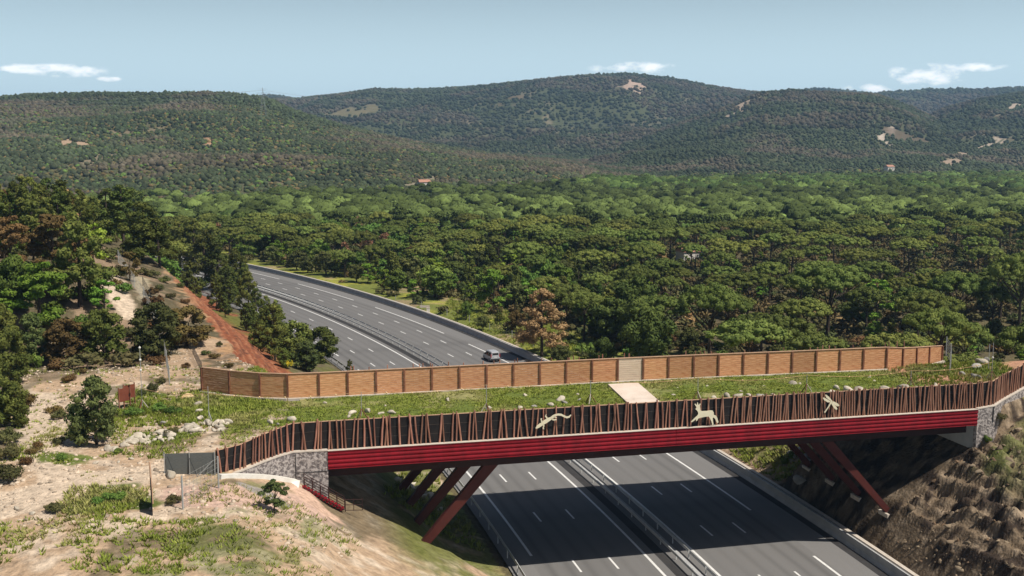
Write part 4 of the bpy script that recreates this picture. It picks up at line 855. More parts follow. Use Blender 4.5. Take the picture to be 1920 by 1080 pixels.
for i in range(16):
    f = rr.random(); px = 735 + 95 * f + rr.uniform(-8, 8); py = 890 + 65 * f + rr.uniform(-8, 8); rock(px, py, rr.uniform(.3, .7), 'pale rock on the grassy bank behind the slanting legs', 'rocks behind the legs')
for px, py in [(30, 955), (60, 965), (330, 690), (350, 705), (365, 700), (300, 720), (150, 735), (110, 700), (95, 718), (205, 700), (180, 870), (140, 880), (222, 868), (245, 862)]:
    rock(px, py, rr.uniform(.15, .3), 'loose pale stone on the bare ground of the left clearing', 'loose stones on the clearing')
# fine gravel over the clearing
rs_ = np.random.RandomState(8); Vv, Ff = ICO[1]
NG = 22000; gx = rs_.uniform(-62, -12, NG); gy = rs_.uniform(72, 135, NG); gs_, gt_ = st(gx, gy); gu, gv = uv(gx, gy)
ok = (gs_ < -16) & ~((gu > -9) & (gv > -5) & (gv < 21)) & (np.abs((gx / gy) * FK) < 1000) & (fbm(gx, gy, 5, 5, 101) < 0.56); gx, gy = gx[ok], gy[ok]; gz = ground(gx, gy)
def scatter(Vp, Fp, pos, scale, rot, tint, jit=0.0, seed=0):
    n_ = len(pos); V = np.repeat(Vp[None], n_, 0) * (scale[:, None, :] if scale.ndim == 2 else scale[:, None, None])
    if jit: V = V * (1 + np.random.RandomState(seed).uniform(-jit, jit, V.shape[:2])[..., None])
    c_, s2 = np.cos(rot)[:, None], np.sin(rot)[:, None]; X = V[..., 0] * c_ - V[..., 1] * s2; Y = V[..., 0] * s2 + V[..., 1] * c_
    V = np.stack([X, Y, V[..., 2]], -1) + pos[:, None, :]
    Fc = Fp[None] + (np.arange(n_) * len(Vp))[:, None, None]; T = np.repeat(tint[:, None, :], len(Vp), 1)
    return V.reshape(-1, 3), Fc.reshape(-1, Fp.shape[1]), T.reshape(-1, 3)
def scat_obj(name, parts, m, label, cat):
    V = np.concatenate([p[0] for p in parts]); off = np.cumsum([0] + [len(p[0]) for p in parts[:-1]]); Fc = [p[1] + o for p, o in zip(parts, off)]
    return tag(link(name, np_mesh(name, V, Fc, m, np.concatenate([p[2] for p in parts]))), label, cat, kind='stuff')
n_ = len(gx); r_ = (.035 + .20 * rs_.uniform(0, 1, n_) ** 5) * rs_.uniform(.7, 1.4, n_)
tn = np.array([0.56, 0.45, 0.34]) * rs_.uniform(.5, 1.15, n_)[:, None]
scat_obj('gravel', [scatter(Vv, Ff, np.stack([gx, gy, gz], -1), np.stack([r_, r_ * .8, r_ * .6], -1), rs_.uniform(0, 6.3, n_), tn, .25, 1)], M['forest'], 'loose pale gravel on the bare clearing', 'gravel')
# broken rock on the right-hand cut
n_ = 11000; x = rs_.uniform(24, 78, n_); y = rs_.uniform(62, 112, n_); s, t = st(x, y); u, v = uv(x, y); ok = (s > 21.6) & (v < np.interp(u, [20, 60.4, 64, 67.8, 75], [10, -.1, 1.0, 2.8, 6])) & (fbm(x, y, 4, 3, 321) + rs_.uniform(-.15, .15, n_) > .45) & (np.abs(x / y * FK) < 1060)
x, y = x[ok], y[ok]; n_ = len(x); z = ground(x, y); r_ = (.10 + .75 * rs_.uniform(0, 1, n_) ** 3) * rs_.uniform(.6, 1.2, n_); tn = np.array([[0.30, 0.225, 0.15], [0.40, 0.31, 0.21], [0.17, 0.125, 0.085], [0.24, 0.16, 0.10]])[rs_.choice(4, n_)] * rs_.uniform(.7, 1.15, (n_, 1))
RPV = [(np.array([v.co[:] for v in m_.vertices]), np.array([p_.vertices[:] for p_ in m_.polygons])) for m_ in (RG[0], RG[1], RG[2], RG[3])]
for i_ in range(4): c9, s9 = math.cos(.5 * i_), math.sin(.5 * i_); RPV[i_][0][:] = RPV[i_][0] @ np.array([[c9, 0, s9], [0, 1, 0], [-s9, 0, c9]])
P_ = np.stack([x, y, z], -1); S_ = np.stack([r_ * 1.3, r_ * .85, r_ * .8], -1) * .8; A_ = rs_.uniform(0, 6.3, n_)
scat_obj('rubble', [scatter(*RPV[q], P_[q::4], S_[q::4], A_[q::4], tn[q::4] * .75, .12, q) for q in range(4)], M['forest'], 'broken brown rock covering the cut slope right of the bridge', 'rubble')
# grass tufts
def blades(seed, nb=7, h=0.17, w=0.035, spread=.24):
    r = np.random.RandomState(seed); V = []; Fc = []
    for i in range(nb):
        a = r.uniform(0, 6.28); b = r.uniform(0, spread); x0, y0 = b * math.cos(a), b * math.sin(a); l = r.uniform(.1, .22); hh = h * r.uniform(.6, 1.1); t_ = r.uniform(0, 3.14)
        dx, dy = math.cos(t_) * w, math.sin(t_) * w; V += [(x0 - dx, y0 - dy, 0), (x0 + dx, y0 + dy, 0), (x0 + math.cos(a) * l, y0 + math.sin(a) * l, hh)]; Fc.append((3 * i, 3 * i + 1, 3 * i + 2))
    return np.array(V), np.array(Fc)
NGR = 38000; gu = rs_.uniform(-8.5, 61.6, NGR); gv = rs_.uniform(1.0, 18.8, NGR); gx, gy = uv2xy(gu, gv)
ok = ~inpoly(gu, gv, PATHPOLY) & (fbm(gx, gy, 2.2, 4, 202) + rs_.uniform(-.2, .2, NGR) > 0.44) & (np.hypot((gu - 27.3) / 2, gv - 3.6) > 1.5); gx, gy = gx[ok], gy[ok]
gz = np.where(uv(gx, gy)[0] > -1.0, ZD + 0.0 + 0.16 * (fbm(gx, gy, 3, 4, 201) - 0.3), ground(gx, gy))
P1 = np.stack([gx, gy, gz], -1); parts = []
G1 = np.array([0.16, 0.21, 0.030]); G2 = np.array([0.28, 0.31, 0.06]); G3 = np.array([0.36, 0.32, 0.13])
def gt(n, x, y):
    k = rs_.uniform(0, 1, n); t_ = G1 * (1 - k[:, None]) + G2 * k[:, None]; d = ss(fbm(x, y, 5, 3, 210), .52, .66) * rs_.uniform(.2, 1, n); return t_ * (1 - d[:, None]) + G3 * d[:, None]
for q in range(3):
    Vp, Fp = blades(q); P_ = P1[q::3]; parts.append(scatter(Vp, Fp, P_, rs_.uniform(.6, 1.3, len(P_)), rs_.uniform(0, 6.3, len(P_)), gt(len(P_), P_[:, 0], P_[:, 1])))
# other grassy ground: clearing, verge, banks
def patch(px0, px1, py0, py1, n, zz=None, thr=0.45, smin=None, near=1.0):
    L = []
    cs = [hit(a_, b_) for a_, b_ in ((px0, py0), (px1, py0), (px0, py1), (px1, py1))]
    xa = min(c[0] for c in cs); xb = max(c[0] for c in cs); ya = min(c[1] for c in cs); yb = max(c[1] for c in cs)
    x = rs_.uniform(xa, xb, n); y = rs_.uniform(ya, yb, n); s, t = st(x, y); u, v = uv(x, y)
    ok = (fbm(x, y, 5, 5, 101) > thr) & ((s < -14) | (s > 22)) & ~((u > -1) & (u < 61.5) & (v > -5) & (v < 20.5)) & ((u < -9) | (v > 1.5) | (v < -6)); x, y = x[ok], y[ok]
    return np.stack([x, y, ground(x, y)], -1)
for args, sc_ in (((330, 640, 970, 1078, 700), 1.1), ((-40, 330, 965, 1078, 800), 1.1), ((400, 620, 752, 790, 2600), 1.0), ((230, 360, 735, 800, 1500), 1.2), ((380, 640, 750, 800, 1500), 1.2), ((110, 330, 800, 870, 900), 1.0), ((140, 270, 915, 965, 420), 1.2), ((0, 300, 690, 900, 1300), .9), ((840, 1100, 560, 668, 5000), 1.8), ((1350, 1520, 838, 880, 1200), 1.8)):
    P_ = patch(*args, thr=0.40)
    if len(P_):
        Vp, Fp = blades(40 + len(parts), 8, .26, .05, .24); parts.append(scatter(Vp, Fp, P_, rs_.uniform(.6, 1.3, len(P_)) * sc_, rs_.uniform(0, 6.3, len(P_)), gt(len(P_), P_[:, 0], P_[:, 1])))
x = rs_.uniform(-12, 4, 1500); y = rs_.uniform(100, 150, 1500); s, t = st(x, y); ok = (s < -14.5) & (s > -24); x, y = x[ok], y[ok]; P_ = np.stack([x, y, ground(x, y)], -1)
Vp, Fp = blades(60, 8, .4, .06, .2); parts.append(scatter(Vp, Fp, P_, rs_.uniform(.8, 1.6, len(P_)), rs_.uniform(0, 6.3, len(P_)), gt(len(P_), P_[:, 0], P_[:, 1])))
u = rs_.uniform(61, 76, 1800); v = rs_.uniform(2, 22, 1800); x, y = uv2xy(u, v); ok = (v > np.interp(u, [60.4, 64, 67.8, 75], [1.1, 2.4, 4.6, 8])); x, y = x[ok], y[ok]; P_ = np.stack([x, y, ground(x, y)], -1)
parts.append(scatter(Vp, Fp, P_, rs_.uniform(.6, 1.2, len(P_)), rs_.uniform(0, 6.3, len(P_)), gt(len(P_), P_[:, 0], P_[:, 1])))
scat_obj('grass', parts, M['grass'], 'short green grass on the bridge, the clearing and the verges', 'grass')
# ------------------------------------------------------------------ trees
def leafy(cl, nleaf, leaf, rs, jit=0.75, up=0.25, core=0.72):
    """cl: clusters (x,y,z,rx,rz); leaves lie around each cluster's surface, small cores keep the middle closed"""
    cl = np.array(cl, float); w = (cl[:, 3] ** 2); w /= w.sum(); k = rs.choice(len(cl), nleaf, p=w)
    d = rs.normal(size=(nleaf, 3)); d[:, 2] += up; d /= np.linalg.norm(d, axis=1)[:, None]
    rad = np.stack([cl[k, 3], cl[k, 3], cl[k, 4]], -1) * rs.uniform(.78, 1.12, nleaf)[:, None]
    c = cl[k, :3] + d * rad; nm = d + rs.normal(size=(nleaf, 3)) * jit; nm /= np.linalg.norm(nm, axis=1)[:, None]
    a = np.cross(nm, rs.normal(size=(nleaf, 3))); a /= np.linalg.norm(a, axis=1)[:, None]; b = np.cross(nm, a)
    s = leaf * rs.uniform(.6, 1.35, nleaf)[:, None]
    V = np.stack([c - a * s, c + b * s * .55, c + a * s, c - b * s * .55], 1).reshape(-1, 3); Q = np.arange(nleaf * 4).reshape(-1, 4)
    Vi, Fi = ICO[1]; Vc = Vi[None] * np.stack([cl[:, 3], cl[:, 3], cl[:, 4]], -1)[:, None] * core * rs.uniform(.75, 1.15, (len(cl), len(Vi), 1)) + cl[:, None, :3]
    T = Fi[None] + (np.arange(len(cl)) * len(Vi))[:, None, None] + len(V)
    return np.concatenate([V, Vc.reshape(-1, 3)]), [Q, T.reshape(-1, 3)]
def clusters(kind, rs, n):
    C = []
    if kind == 'stone_pine':
        lop = rs.uniform(.85, 1.15, 8)
        for i in range(n):
            a = rs.uniform(0, 6.28); r = 4.1 * math.sqrt(rs.uniform(0, 1)); rr_ = r * lop[int(a / 6.2832 * 8) % 8]
            z = 6.5 + 2.7 * math.sqrt(max(0, 1 - (r / 4.4) ** 2)) + rs.uniform(-.4, .2); s = rs.uniform(.5, .95)
            C.append((rr_ * math.cos(a), rr_ * math.sin(a), z, s, s * .72))
    elif kind == 'pine':
        for i in range(n):
            f = rs.uniform(0, 1) ** .9; z = 1.5 + 8.1 * f; m = (2.6 * (1 - f) ** .6 + .3) * rs.uniform(.35, 1.05); a = rs.uniform(0, 6.28); s = rs.uniform(.6, .95) * (1 - .35 * f)
            C.append((m * math.cos(a), m * math.sin(a), z, s, s * .95))
    elif kind == 'dry':
        for i in range(n):
            f = rs.uniform(0, 1); z = 2.6 + 9.0 * f; m = (3.7 * (1 - f) ** .6 + .3) * rs.uniform(.3, 1.0); a = rs.uniform(0, 6.28); s = rs.uniform(.5, .85) * (1 - .4 * f)
            C.append((m * math.cos(a), m * math.sin(a), z, s, s * .85))
    elif kind == 'oak':
        for i in range(n):
            d = rs.normal(size=3); d /= np.linalg.norm(d); q = rs.uniform(.45, 1) ; s = rs.uniform(.7, 1.15)
            s *= .85; C.append((d[0] * 2.8 * q, d[1] * 2.8 * q, 3.8 + d[2] * 2.5 * q, s, s * .8))
    elif kind == 'bush':
        lop = rs.uniform(.75, 1.15, 6)
        for i in range(n):
            f = rs.uniform(0, 1); a = rs.uniform(0, 6.28); m = 2.0 * math.sqrt(max(.04, 1 - abs(2 * f - .8) ** 2.2 * .72)) * rs.uniform(.25, 1) ** .6 * lop[int(a / 6.2832 * 6) % 6]; s = rs.uniform(.38, .66)
            C.append((m * math.cos(a), m * math.sin(a), .45 + 4.5 * f, s, s * .85))
    elif kind == 'wild':       # loose layered crown
        for i in range(n):
            f = rs.uniform(0, 1); a = rs.uniform(0, 6.28); m = 3.0 * math.sin(math.pi * (f * .8 + .15)) * rs.uniform(.3, 1.1); s = rs.uniform(.5, .9)
            C.append((m * math.cos(a), m * math.sin(a), 1.2 + 6 * f, s, s * .5))
    elif kind == 'shrub':
        for i in range(n):
            a = rs.uniform(0, 6.28); r = 1.0 * math.sqrt(rs.uniform(0, 1)); s = rs.uniform(.35, .6)
            C.append((r * math.cos(a), r * math.sin(a), .45 + rs.uniform(0, .8) * (1 - r * .5), s, s * .8))
    return C
def trunk(kind, rs, cl, nlimb):
    mb = MB(); z1 = {'stone_pine': 5.6, 'pine': 9.4, 'dry': 11.2, 'oak': 3.0, 'wild': 5.5, 'bush': 3.2, 'shrub': .4}[kind]
    r = {'stone_pine': .24, 'pine': .17, 'dry': .2, 'oak': .19, 'wild': .14, 'bush': .12, 'shrub': .05}[kind]
    lx, ly = rs.uniform(-.35, .35, 2) * (0 if kind == 'shrub' else 1)
    P = [(0, 0, -.5), (lx * .3, ly * .3, z1 * .35), (lx, ly, z1 * .7), (lx * 1.1, ly * .9, z1)]
    mb.tube(P, [r * 1.25, r, r * .8, r * (.55 if kind == 'stone_pine' else .25)], 6)
    cs = [cl[i] for i in rs.choice(len(cl), min(nlimb, len(cl)), replace=False)]
    for c in cs:
        if kind in ('pine', 'dry'): zs = max(1.6, c[2] - .9); s0 = (lx * zs / z1, ly * zs / z1, zs)
        elif kind == 'stone_pine': zs = rs.uniform(4.0, 5.6); s0 = (lx, ly, zs)
        else: zs = min(z1, c[2] * .5 + .2); s0 = (lx * zs / z1, ly * zs / z1, zs)
        m = tuple((np.array(s0) * .5 + np.array(c[:3]) * .5) + np.array([0, 0, -.25 * (kind == 'stone_pine')]))
        mb.tube([s0, m, c[:3]], [r * .5, r * .33, r * .12], 4, False)
    return mb
CAT = {'stone_pine': ('stone_pine', 'stone pine'), 'pine': ('maritime_pine', 'pine tree'), 'dry': ('dry_tree', 'dead tree'), 'oak': ('oak_tree', 'tree'), 'wild': ('leafy_tree', 'tree'), 'bush': ('bushy_tree', 'tree'), 'shrub': ('shrub', 'shrub')}
NLEAF = {'near': {'stone_pine': 8000, 'pine': 4200, 'dry': 7500, 'oak': 5200, 'wild': 3600, 'bush': 4200, 'shrub': 1100}, 'mid': {'stone_pine': 3600, 'pine': 1800, 'dry': 1800, 'oak': 1900, 'wild': 1000, 'bush': 1100, 'shrub': 300}}
NCL = {'stone_pine': 78, 'pine': 42, 'dry': 120, 'oak': 44, 'wild': 26, 'bush': 62, 'shrub': 9}
SZ = {'near': {'stone_pine': .14, 'pine': .17, 'dry': .15, 'oak': .19, 'wild': .20, 'bush': .15, 'shrub': .10}, 'mid': {'stone_pine': .19, 'pine': .26, 'dry': .25, 'oak': .25, 'wild': .28, 'bush': .28, 'shrub': .18}}
REFH = {'stone_pine': 9.9, 'pine': 10.2, 'dry': 12.2, 'oak': 6.9, 'wild': 7.4, 'bush': 5.4, 'shrub': 1.7}
PROTO = {}
def proto(kind, lod, var, leafm):
    key = (kind, lod, var, leafm)
    if key not in PROTO:
        g = (kind, lod, var)
        if g not in PROTO:
            rs = np.random.RandomState(abs(hash(kind)) % 1 + sum(map(ord, kind)) * 7 + var * 31); cl = clusters(kind, rs, NCL[kind])
            V, Fs = leafy(cl, NLEAF[lod][kind], SZ[lod][kind], rs, jit=.38 if kind == 'stone_pine' else .6, up=.5 if kind == 'stone_pine' else .25, core=.9 if kind == 'stone_pine' else .6 if kind in ('wild',) else .74)
            tm = trunk(kind, rs, cl, 9 if lod == 'near' else 5).mesh('trunk', M['bark'], recalc=False)
            PROTO[g] = (V, Fs, tm)
        V, Fs, tm = PROTO[g]
        PROTO[key] = (np_mesh('crown', V, Fs, M[leafm]), tm)
    return PROTO[key]
tr = random.Random(21)
def tree(kind, x, y, z, h, leafm, label, group=None, lod='mid', wide=1.0, rz=None, var=None):
    cm, tm = proto(kind, lod, tr.randrange(3 if lod == 'near' else 4) if var is None else var, leafm); s = h / REFH[kind]
    o = empty({('oak', 'green'): 'broadleaf_tree', ('oak', 'oak'): 'oak_tree', ('oak', 'stone_pine'): 'domed_tree', ('oak', 'fir'): 'domed_tree', ('oak', 'pine'): 'domed_tree'}.get((kind, leafm), CAT[kind][0]), (x, y, z), label, CAT[kind][1], group, tr.uniform(0, 6.28) if rz is None else rz); o.scale = (s * wide, s * wide, s)
    link('crown', cm, o); link('stem' if kind == 'shrub' else 'trunk', tm, o); return o
def T(kind, px, py, h, leafm, label, group=None, lod='near', wide=1.0, dy=0, top=None, **k):
    x, y, z = hit(px, py)
    if top is not None: d_ = ray(px, top); h = H + d_[2] * y / d_[1] - z
    return tree(kind, x, y, z, h, leafm, label, group, lod, wide, **k)
# -- the trees that can be told apart, nearest first
T('bush', 182, 834, 5.2, 'oak', 'dark young oak standing alone on the stony clearing with its shade at its foot', wide=.95, top=706)
T('bush', 290, 668, 7.2, 'oak', 'dark oak at the edge of the clearing below the two paths', wide=1.15, top=560)
T('bush', 196, 678, 5.6, 'pine', 'rounded green bush tree left of the dark oak at the clearing edge', wide=1.05, top=572)
T('bush', 128, 682, 5.8, 'rust', 'brownish thicket tree between the rounded bush and the left pines', wide=1.3, top=592)
T('bush', 352, 648, 3.8, 'rust', 'low rusty brown bush on the crest of the red slope', wide=1.5, top=575)
T('bush', 20, 720, 6.0, 'pine', 'rounded young pine at the left edge beside the clearing', wide=.9)
T('bush', 62, 672, 5.4, 'oak', 'olive green bush behind the young pines at the left edge', wide=.9)
T('bush', -10, 800, 5.4, 'pine', 'lowest rounded young pine cut by the left edge', wide=.9)
T('bush', 28, 800, 4.2, 'pine', 'small bushy pine beside the pale track at the left edge', wide=.9)
T('wild', 75, 628, 10.5, 'bright', 'bright yellow green tree with layered branches on the left hill', wide=1.15, top=485)
T('oak', 20, 590, 8.0, 'green', 'soft green tree at the left edge behind the bright tree', wide=.9)
T('wild', 195, 585, 4.2, 'bright', 'small bright green bush beside the sandy path on the left hill', wide=1.1)
T('pine', 150, 575, 12.5, 'pine', 'tall dark pine between the bright tree and the sandy path', wide=1.1)
T('wild', 20, 520, 8.5, 'rust', 'brownish tree high at the left edge')
T('wild', 100, 510, 8.0, 'rust', 'brown leaved tree above the bright tree on the left hill', wide=1.2)
for i, (px, py, h, w) in enumerate([(60, 440, 328, 1.0), (112, 445, 350, 1.2), (232, 455, 342, 1.4), (268, 490, 375, 1.5), (178, 470, 380, 1.3), (300, 500, 405, 1.4), (338, 508, 412, 1.4), (150, 430, 352, 1.1), (20, 430, 352, 1.0), (85, 420, 345, 1.0), (205, 440, 350, 1.3), (255, 440, 350, 1.4), (290, 470, 385, 1.4)]):
    T('pine', px, py, 9, 'pine', ['tall dark pine rising highest on the left hill', 'broad pine beside the tallest pine on the left hill', 'wide spreading pine above the upper end of the hill fence', 'widest pine crowning the head of the red slope', 'pine behind the brown leaved tree on the left hill', 'pine at the very top of the red slope', 'pine just right of the top of the red slope', 'pine on the left hill behind the broad pine', 'dark pine near the left edge behind the brownish tree', 'slender pine standing behind the tallest pine', 'tall pine behind the wide spreading pine', 'spreading pine behind the head of the red slope', 'leaning pine between the wide pines above the slope'][i], 'pines on the left hill', wide=w, top=h)
# pines along the toe of the red slope beside the road
for i, (px, py, h, km, w, lab) in enumerate([(575, 696, 5.0, ('oak', 'oak'), 1.25, 'greyish green bush beside the yellow blossom behind the plank fence'), (598, 678, 6.4, ('oak', 'pine'), 1.3, 'rounded dark pine at the road edge below the red slope'), (554, 676, 7.4, ('oak', 'pine'), 1.25, 'bushy dark pine between the red slope and the road'),
    (516, 676, 9.5, ('pine', 'pine'), 1.0, 'upright pine with a pointed top beside the road'), (656, 702, 2.6, ('pine', 'pine'), 1.1, 'small dark pine top showing just above the plank fence'), (484, 650, 5.0, ('oak', 'pine'), .9, 'yellowish green bush at the toe of the red slope'), (535, 690, 3.4, ('oak', 'green'), .8, 'small green bush at the low end of the red slope'),
    ]):
    T('bush' if km[0] == 'oak' else km[0], px, py, h, km[1], lab, 'pines along the toe of the red slope' if km[0] == 'pine' else None, wide=w)
T('shrub', 537, 690, 2.0, 'yellow', 'yellow flowering shrub at the foot of the red slope', wide=.7)
T('wild', 514, 962, 2.6, 'oak', 'leafy green shrub on the bank below the white kerb', wide=1.0)
for px, py, top, w, lab in [(362, 512, 405, 1.4, 'pine at the upper end of the row along the red slope'), (386, 530, 428, 1.3, 'bushy pine left of the far bend of the motorway'), (408, 545, 440, 1.2, 'broad pine near the head of the red slope'), (443, 556, 462, 1.1, 'tallest pine beside the far bend of the motorway'), (428, 570, 492, 1.2, 'pine below the broad pine along the red slope'),
    (466, 585, 505, 1.1, 'tall pine hiding the bend of the left carriageway'), (482, 602, 538, 1.1, 'pine in the middle of the row along the red slope'), (500, 618, 552, .9, 'slim pine with open branches below the red slope'), (508, 634, 580, 1.2, 'lower pine behind the upright pine with a pointed top'), (460, 560, 490, .9, 'narrow pine touching the left edge of the motorway bend')]:
    T('pine', px, py, 6, 'pine', lab, 'pines along the toe of the red slope', wide=w, top=top)
# behind the fence
T('dry', 1016, 668, 12.5, 'brown', 'orange brown dead conifer beside the motorway verge', wide=1.3)
T('oak', 968, 625, 5.0, 'rust', 'purplish dead bush left of the orange brown conifer', wide=.9)
T('oak', 1052, 690, 4.2, 'oak', 'dark bush in the grass below the orange brown conifer')
T('oak', 906, 620, 3.2, 'oak', 'dark shrub beside the motorway barrier near the van', wide=1.1)
T('pine', 936, 610, 4.0, 'pine', 'small dark conifer behind the shrub beside the barrier')
for i, (k, px, py, h, lm, w, lab) in enumerate([('oak', 1125, 700, 6.4, 'fir', 1.0, 'low dark rounded tree directly behind the middle of the plank fence'), ('oak', 1215, 705, 9.5, 'fir', .95, 'large dark green domed tree behind the plank fence'), ('oak', 1190, 640, 10.5, 'fir', 1.0, 'dark domed tree at the back of the domed group'), ('stone_pine', 1095, 640, 11.5, 'stone_pine', 1.0, 'dense dark pine to the right of the orange brown conifer'), ('oak', 1150, 650, 9, 'fir', 1.1, 'dark dense tree between the conifer and the domed tree'),
    ('stone_pine', 1330, 690, 13, 'stone_pine', .85, 'tall stone pine with a narrow dark crown behind the fence'), ('oak', 1385, 650, 7, 'green', 1.0, 'fresh green leafy tree beside the tall stone pine'), ('stone_pine', 1550, 640, 11.5, 'stone_pine', 1.15, 'wide crowned stone pine left of the two bright leafy trees'), ('stone_pine', 1740, 668, 11.0, 'stone_pine', 1.1, 'umbrella crowned stone pine alone behind the right part of the fence'),
    ('stone_pine', 1790, 630, 12.0, 'stone_pine', 1.05, 'tall stone pine with a forked trunk near the right end of the fence'), ('stone_pine', 1858, 628, 10.5, 'stone_pine', 1.0, 'broad low stone pine above the double mast'), ('stone_pine', 1910, 640, 15, 'stone_pine', .8, 'very tall dark stone pine cut by the right edge'), ('wild', 1640, 660, 8.5, 'bright', .95, 'bright green leafy tree in front of the wide stone pine'), ('wild', 1645, 615, 8.5, 'bright', 1.2, 'yellow green leafy tree behind the bright leafy tree'),
    ('oak', 1595, 610, 4.6, 'stone_pine', 1.0, 'rounded dark bush beside the bright green leafy tree'), ('oak', 1700, 668, 3.0, 'rust', 1.1, 'olive brown bush at the foot of the lone umbrella pine'), ('wild', 1885, 560, 7, 'bright', 1, 'bright leafy crown between the stone pines at the right edge'), ('oak', 1060, 545, 9, 'green', 1.1, 'dense fresh green tree behind the orange brown conifer'), ('oak', 1115, 560, 9, 'green', 1.1, 'leafy green tree above the dark domed group'),
    ('wild', 925, 588, 8, 'bright', 1.0, 'light green tree at the edge of the grass verge'), ('oak', 875, 600, 5, 'green', .9, 'small deep green tree at the verge edge'), ('oak', 1290, 665, 5, 'oak', 1.0, 'grey green bush right of the large domed tree'), ('stone_pine', 1270, 560, 10.5, 'stone_pine', 1.1, 'stone pine behind the large domed tree'), ('wild', 1185, 512, 8, 'brown', 1.2, 'rust coloured bare looking tree in the middle of the forest'), ('wild', 1235, 508, 6.5, 'brown', 1.2, 'second rust coloured tree right beside the first'), ('wild', 800, 490, 6, 'brown', 1.2, 'small rust coloured tree left of the forest middle')]):
    T(k, px, py, h, lm, lab, 'stone pines standing behind the plank fence' if k == 'stone_pine' else None, wide=w * .92, top={(1740, 668): 545, (1550, 640): 492, (1330, 690): 528, (1790, 630): 508, (1858, 628): 530, (1910, 640): 470, (1640, 660): 598, (1645, 615): 518, (1595, 610): 562, (1215, 705): 572, (1190, 640): 510, (1125, 700): 627,
        (1095, 640): 545, (1150, 650): 550, (1385, 650): 588, (1060, 545): 500, (1115, 560): 515, (925, 588): 505, (875, 600): 562, (1290, 665): 610, (1270, 560): 500, (1185, 512): 458, (1235, 508): 470, (800, 490): 462, (1700, 668): 625, (1885, 560): 515}[(px, py)])
# -- forest: positions spread over the land
rs_ = np.random.RandomState(77)
def spread(y0, y1, d, pxl=-160, pxr=2080):
    n = int((y1 - y0) / d); X = []; 
    gy, gx = np.meshgrid(np.arange(y0, y1, d), np.arange(-1.35 * y1 * .5, 1.35 * y1 * .5, d), indexing='ij')
    x = gx + rs_.uniform(-.48, .48, gx.shape) * d; y = gy + rs_.uniform(-.48, .48, gx.shape) * d
    px = 960 + FK * x / y; ok = (px > pxl) & (px < pxr) & (y > y0) & (y < y1); return x[ok], y[ok], px[ok]
ANG = (ZZ - H) / YY; HM = np.maximum.accumulate(ANG, axis=0)
def vis(x, y, z, top, px):
    """can the tree top be seen over the land in front?"""
    ci = np.clip(((px - pxs[0]) / 6.0).astype(int), 0, len(pxs) - 1); ri = np.clip(np.searchsorted(ys, y) - 2, 0, len(ys) - 1)
    return (z + top - H) / y > HM[ri, ci] - 0.001
def barek(x, y, px):
    ci = np.clip(np.round((px - pxs[0]) / 6.0).astype(int), 0, len(pxs) - 1); ri = np.clip(np.searchsorted(ys, y), 0, len(ys) - 1); return BARE[ri, ci]
for k_, px, py, tp, lm, w, lab in (('pine', 515, 685, 583, 'pine', 1.0, 'upright pine with a pointed top beside the road'),): pass
placed = [(o.location.x, o.location.y) for o in bpy.data.objects if o.get('category') in ('stone pine', 'pine tree', 'dead tree', 'tree')]
PL = np.array(placed)
cand = []
FENCEY = 118
for d, ya, yb in ((5.2, 112, 470),):
    x, y, px = spread(ya, yb, d); s, t = st(x, y); u, v = uv(x, y); z = ground(x, y)
    right = (s > 26) & (v > 26); left = (s < -46 - 6 * rs_.uniform(0, 1, len(s))) & (t > 30); bench = (s > -22.5) & (s < -17) & (t > 90) & (t < 210)
    farleft = (s < -16.5) & (t > 165); leftedge = (s < -66) & (t < 40)
    verge = (s > 22) & (s < 36 + 6 * fbm(x, y, 20, 2, 300)) & (t < 150)
    ok = (right | left | bench | farleft | leftedge) & (~verge) & (rs_.uniform(0, 1, len(s)) < np.where(right, np.where(px > 1250, .56, .78), .9)); ok &= (s < -15) | (s > 23)
    # the sandy paths stay open
    for cx_, cy_, rad in [(*hit(235, 545)[:2], 6), (*hit(205, 530)[:2], 7), (*hit(140, 450)[:2], 4), (*hit(240, 590)[:2], 4), (*hit(270, 545)[:2], 4), (*hit(215, 620)[:2], 4), (*hit(230, 660)[:2], 4), (*hit(1880, 672)[:2], 6), (*hit(1800, 690)[:2], 6)]: ok &= np.hypot(x - cx_, y - cy_) > rad
    dm = np.array([np.hypot(PL[:, 0] - a, PL[:, 1] - b).min() for a, b in zip(x, y)]); ok &= dm > 3.6
    ok &= vis(x, y, z, 9, px); ok &= (s < 0) | (z + 10 > 38.6 - (38.6 - 16) * y / 119) 
    for a in zip(x[ok], y[ok], z[ok], s[ok], t[ok], px[ok], bench[ok], left[ok] | leftedge[ok]): cand.append(a)
cand.sort(key=lambda a: a[1])
def far_from(acc, x, y, r): return not acc or min((a - x) ** 2 + (b - y) ** 2 for a, b in acc[-160:]) > r * r
accS = []
kA = lambda x, y, sc_, seed: float(fbm(np.array([x]), np.array([y]), sc_, 3, seed)[0])
count = {}; LOWREST = []
LAB = {('stone_pine', 'r'): 'umbrella crowned stone pine standing in the wide valley forest', ('oak', 'r'): 'dense dark green tree in the valley forest', ('green', 'r'): 'fresh green broadleaf tree in the valley forest', ('bright', 'r'): 'light yellow green broadleaf tree in the valley forest', ('pine', 'r'): 'narrow pine tree among the broadleaves of the valley forest', ('dry', 'r'): 'rust brown dry tree in the valley forest', ('rust', 'r'): 'olive brown low tree in the valley forest',
       ('pine', 'l'): 'dark pine in the woods on the left hill', ('oak', 'l'): 'dark evergreen oak in the woods on the left hill', ('rust', 'l'): 'brownish low tree in the woods on the left hill', ('bright', 'l'): 'bright green leafy tree in the woods on the left hill', ('green', 'l'): 'fresh green leafy tree in the woods on the left hill'}
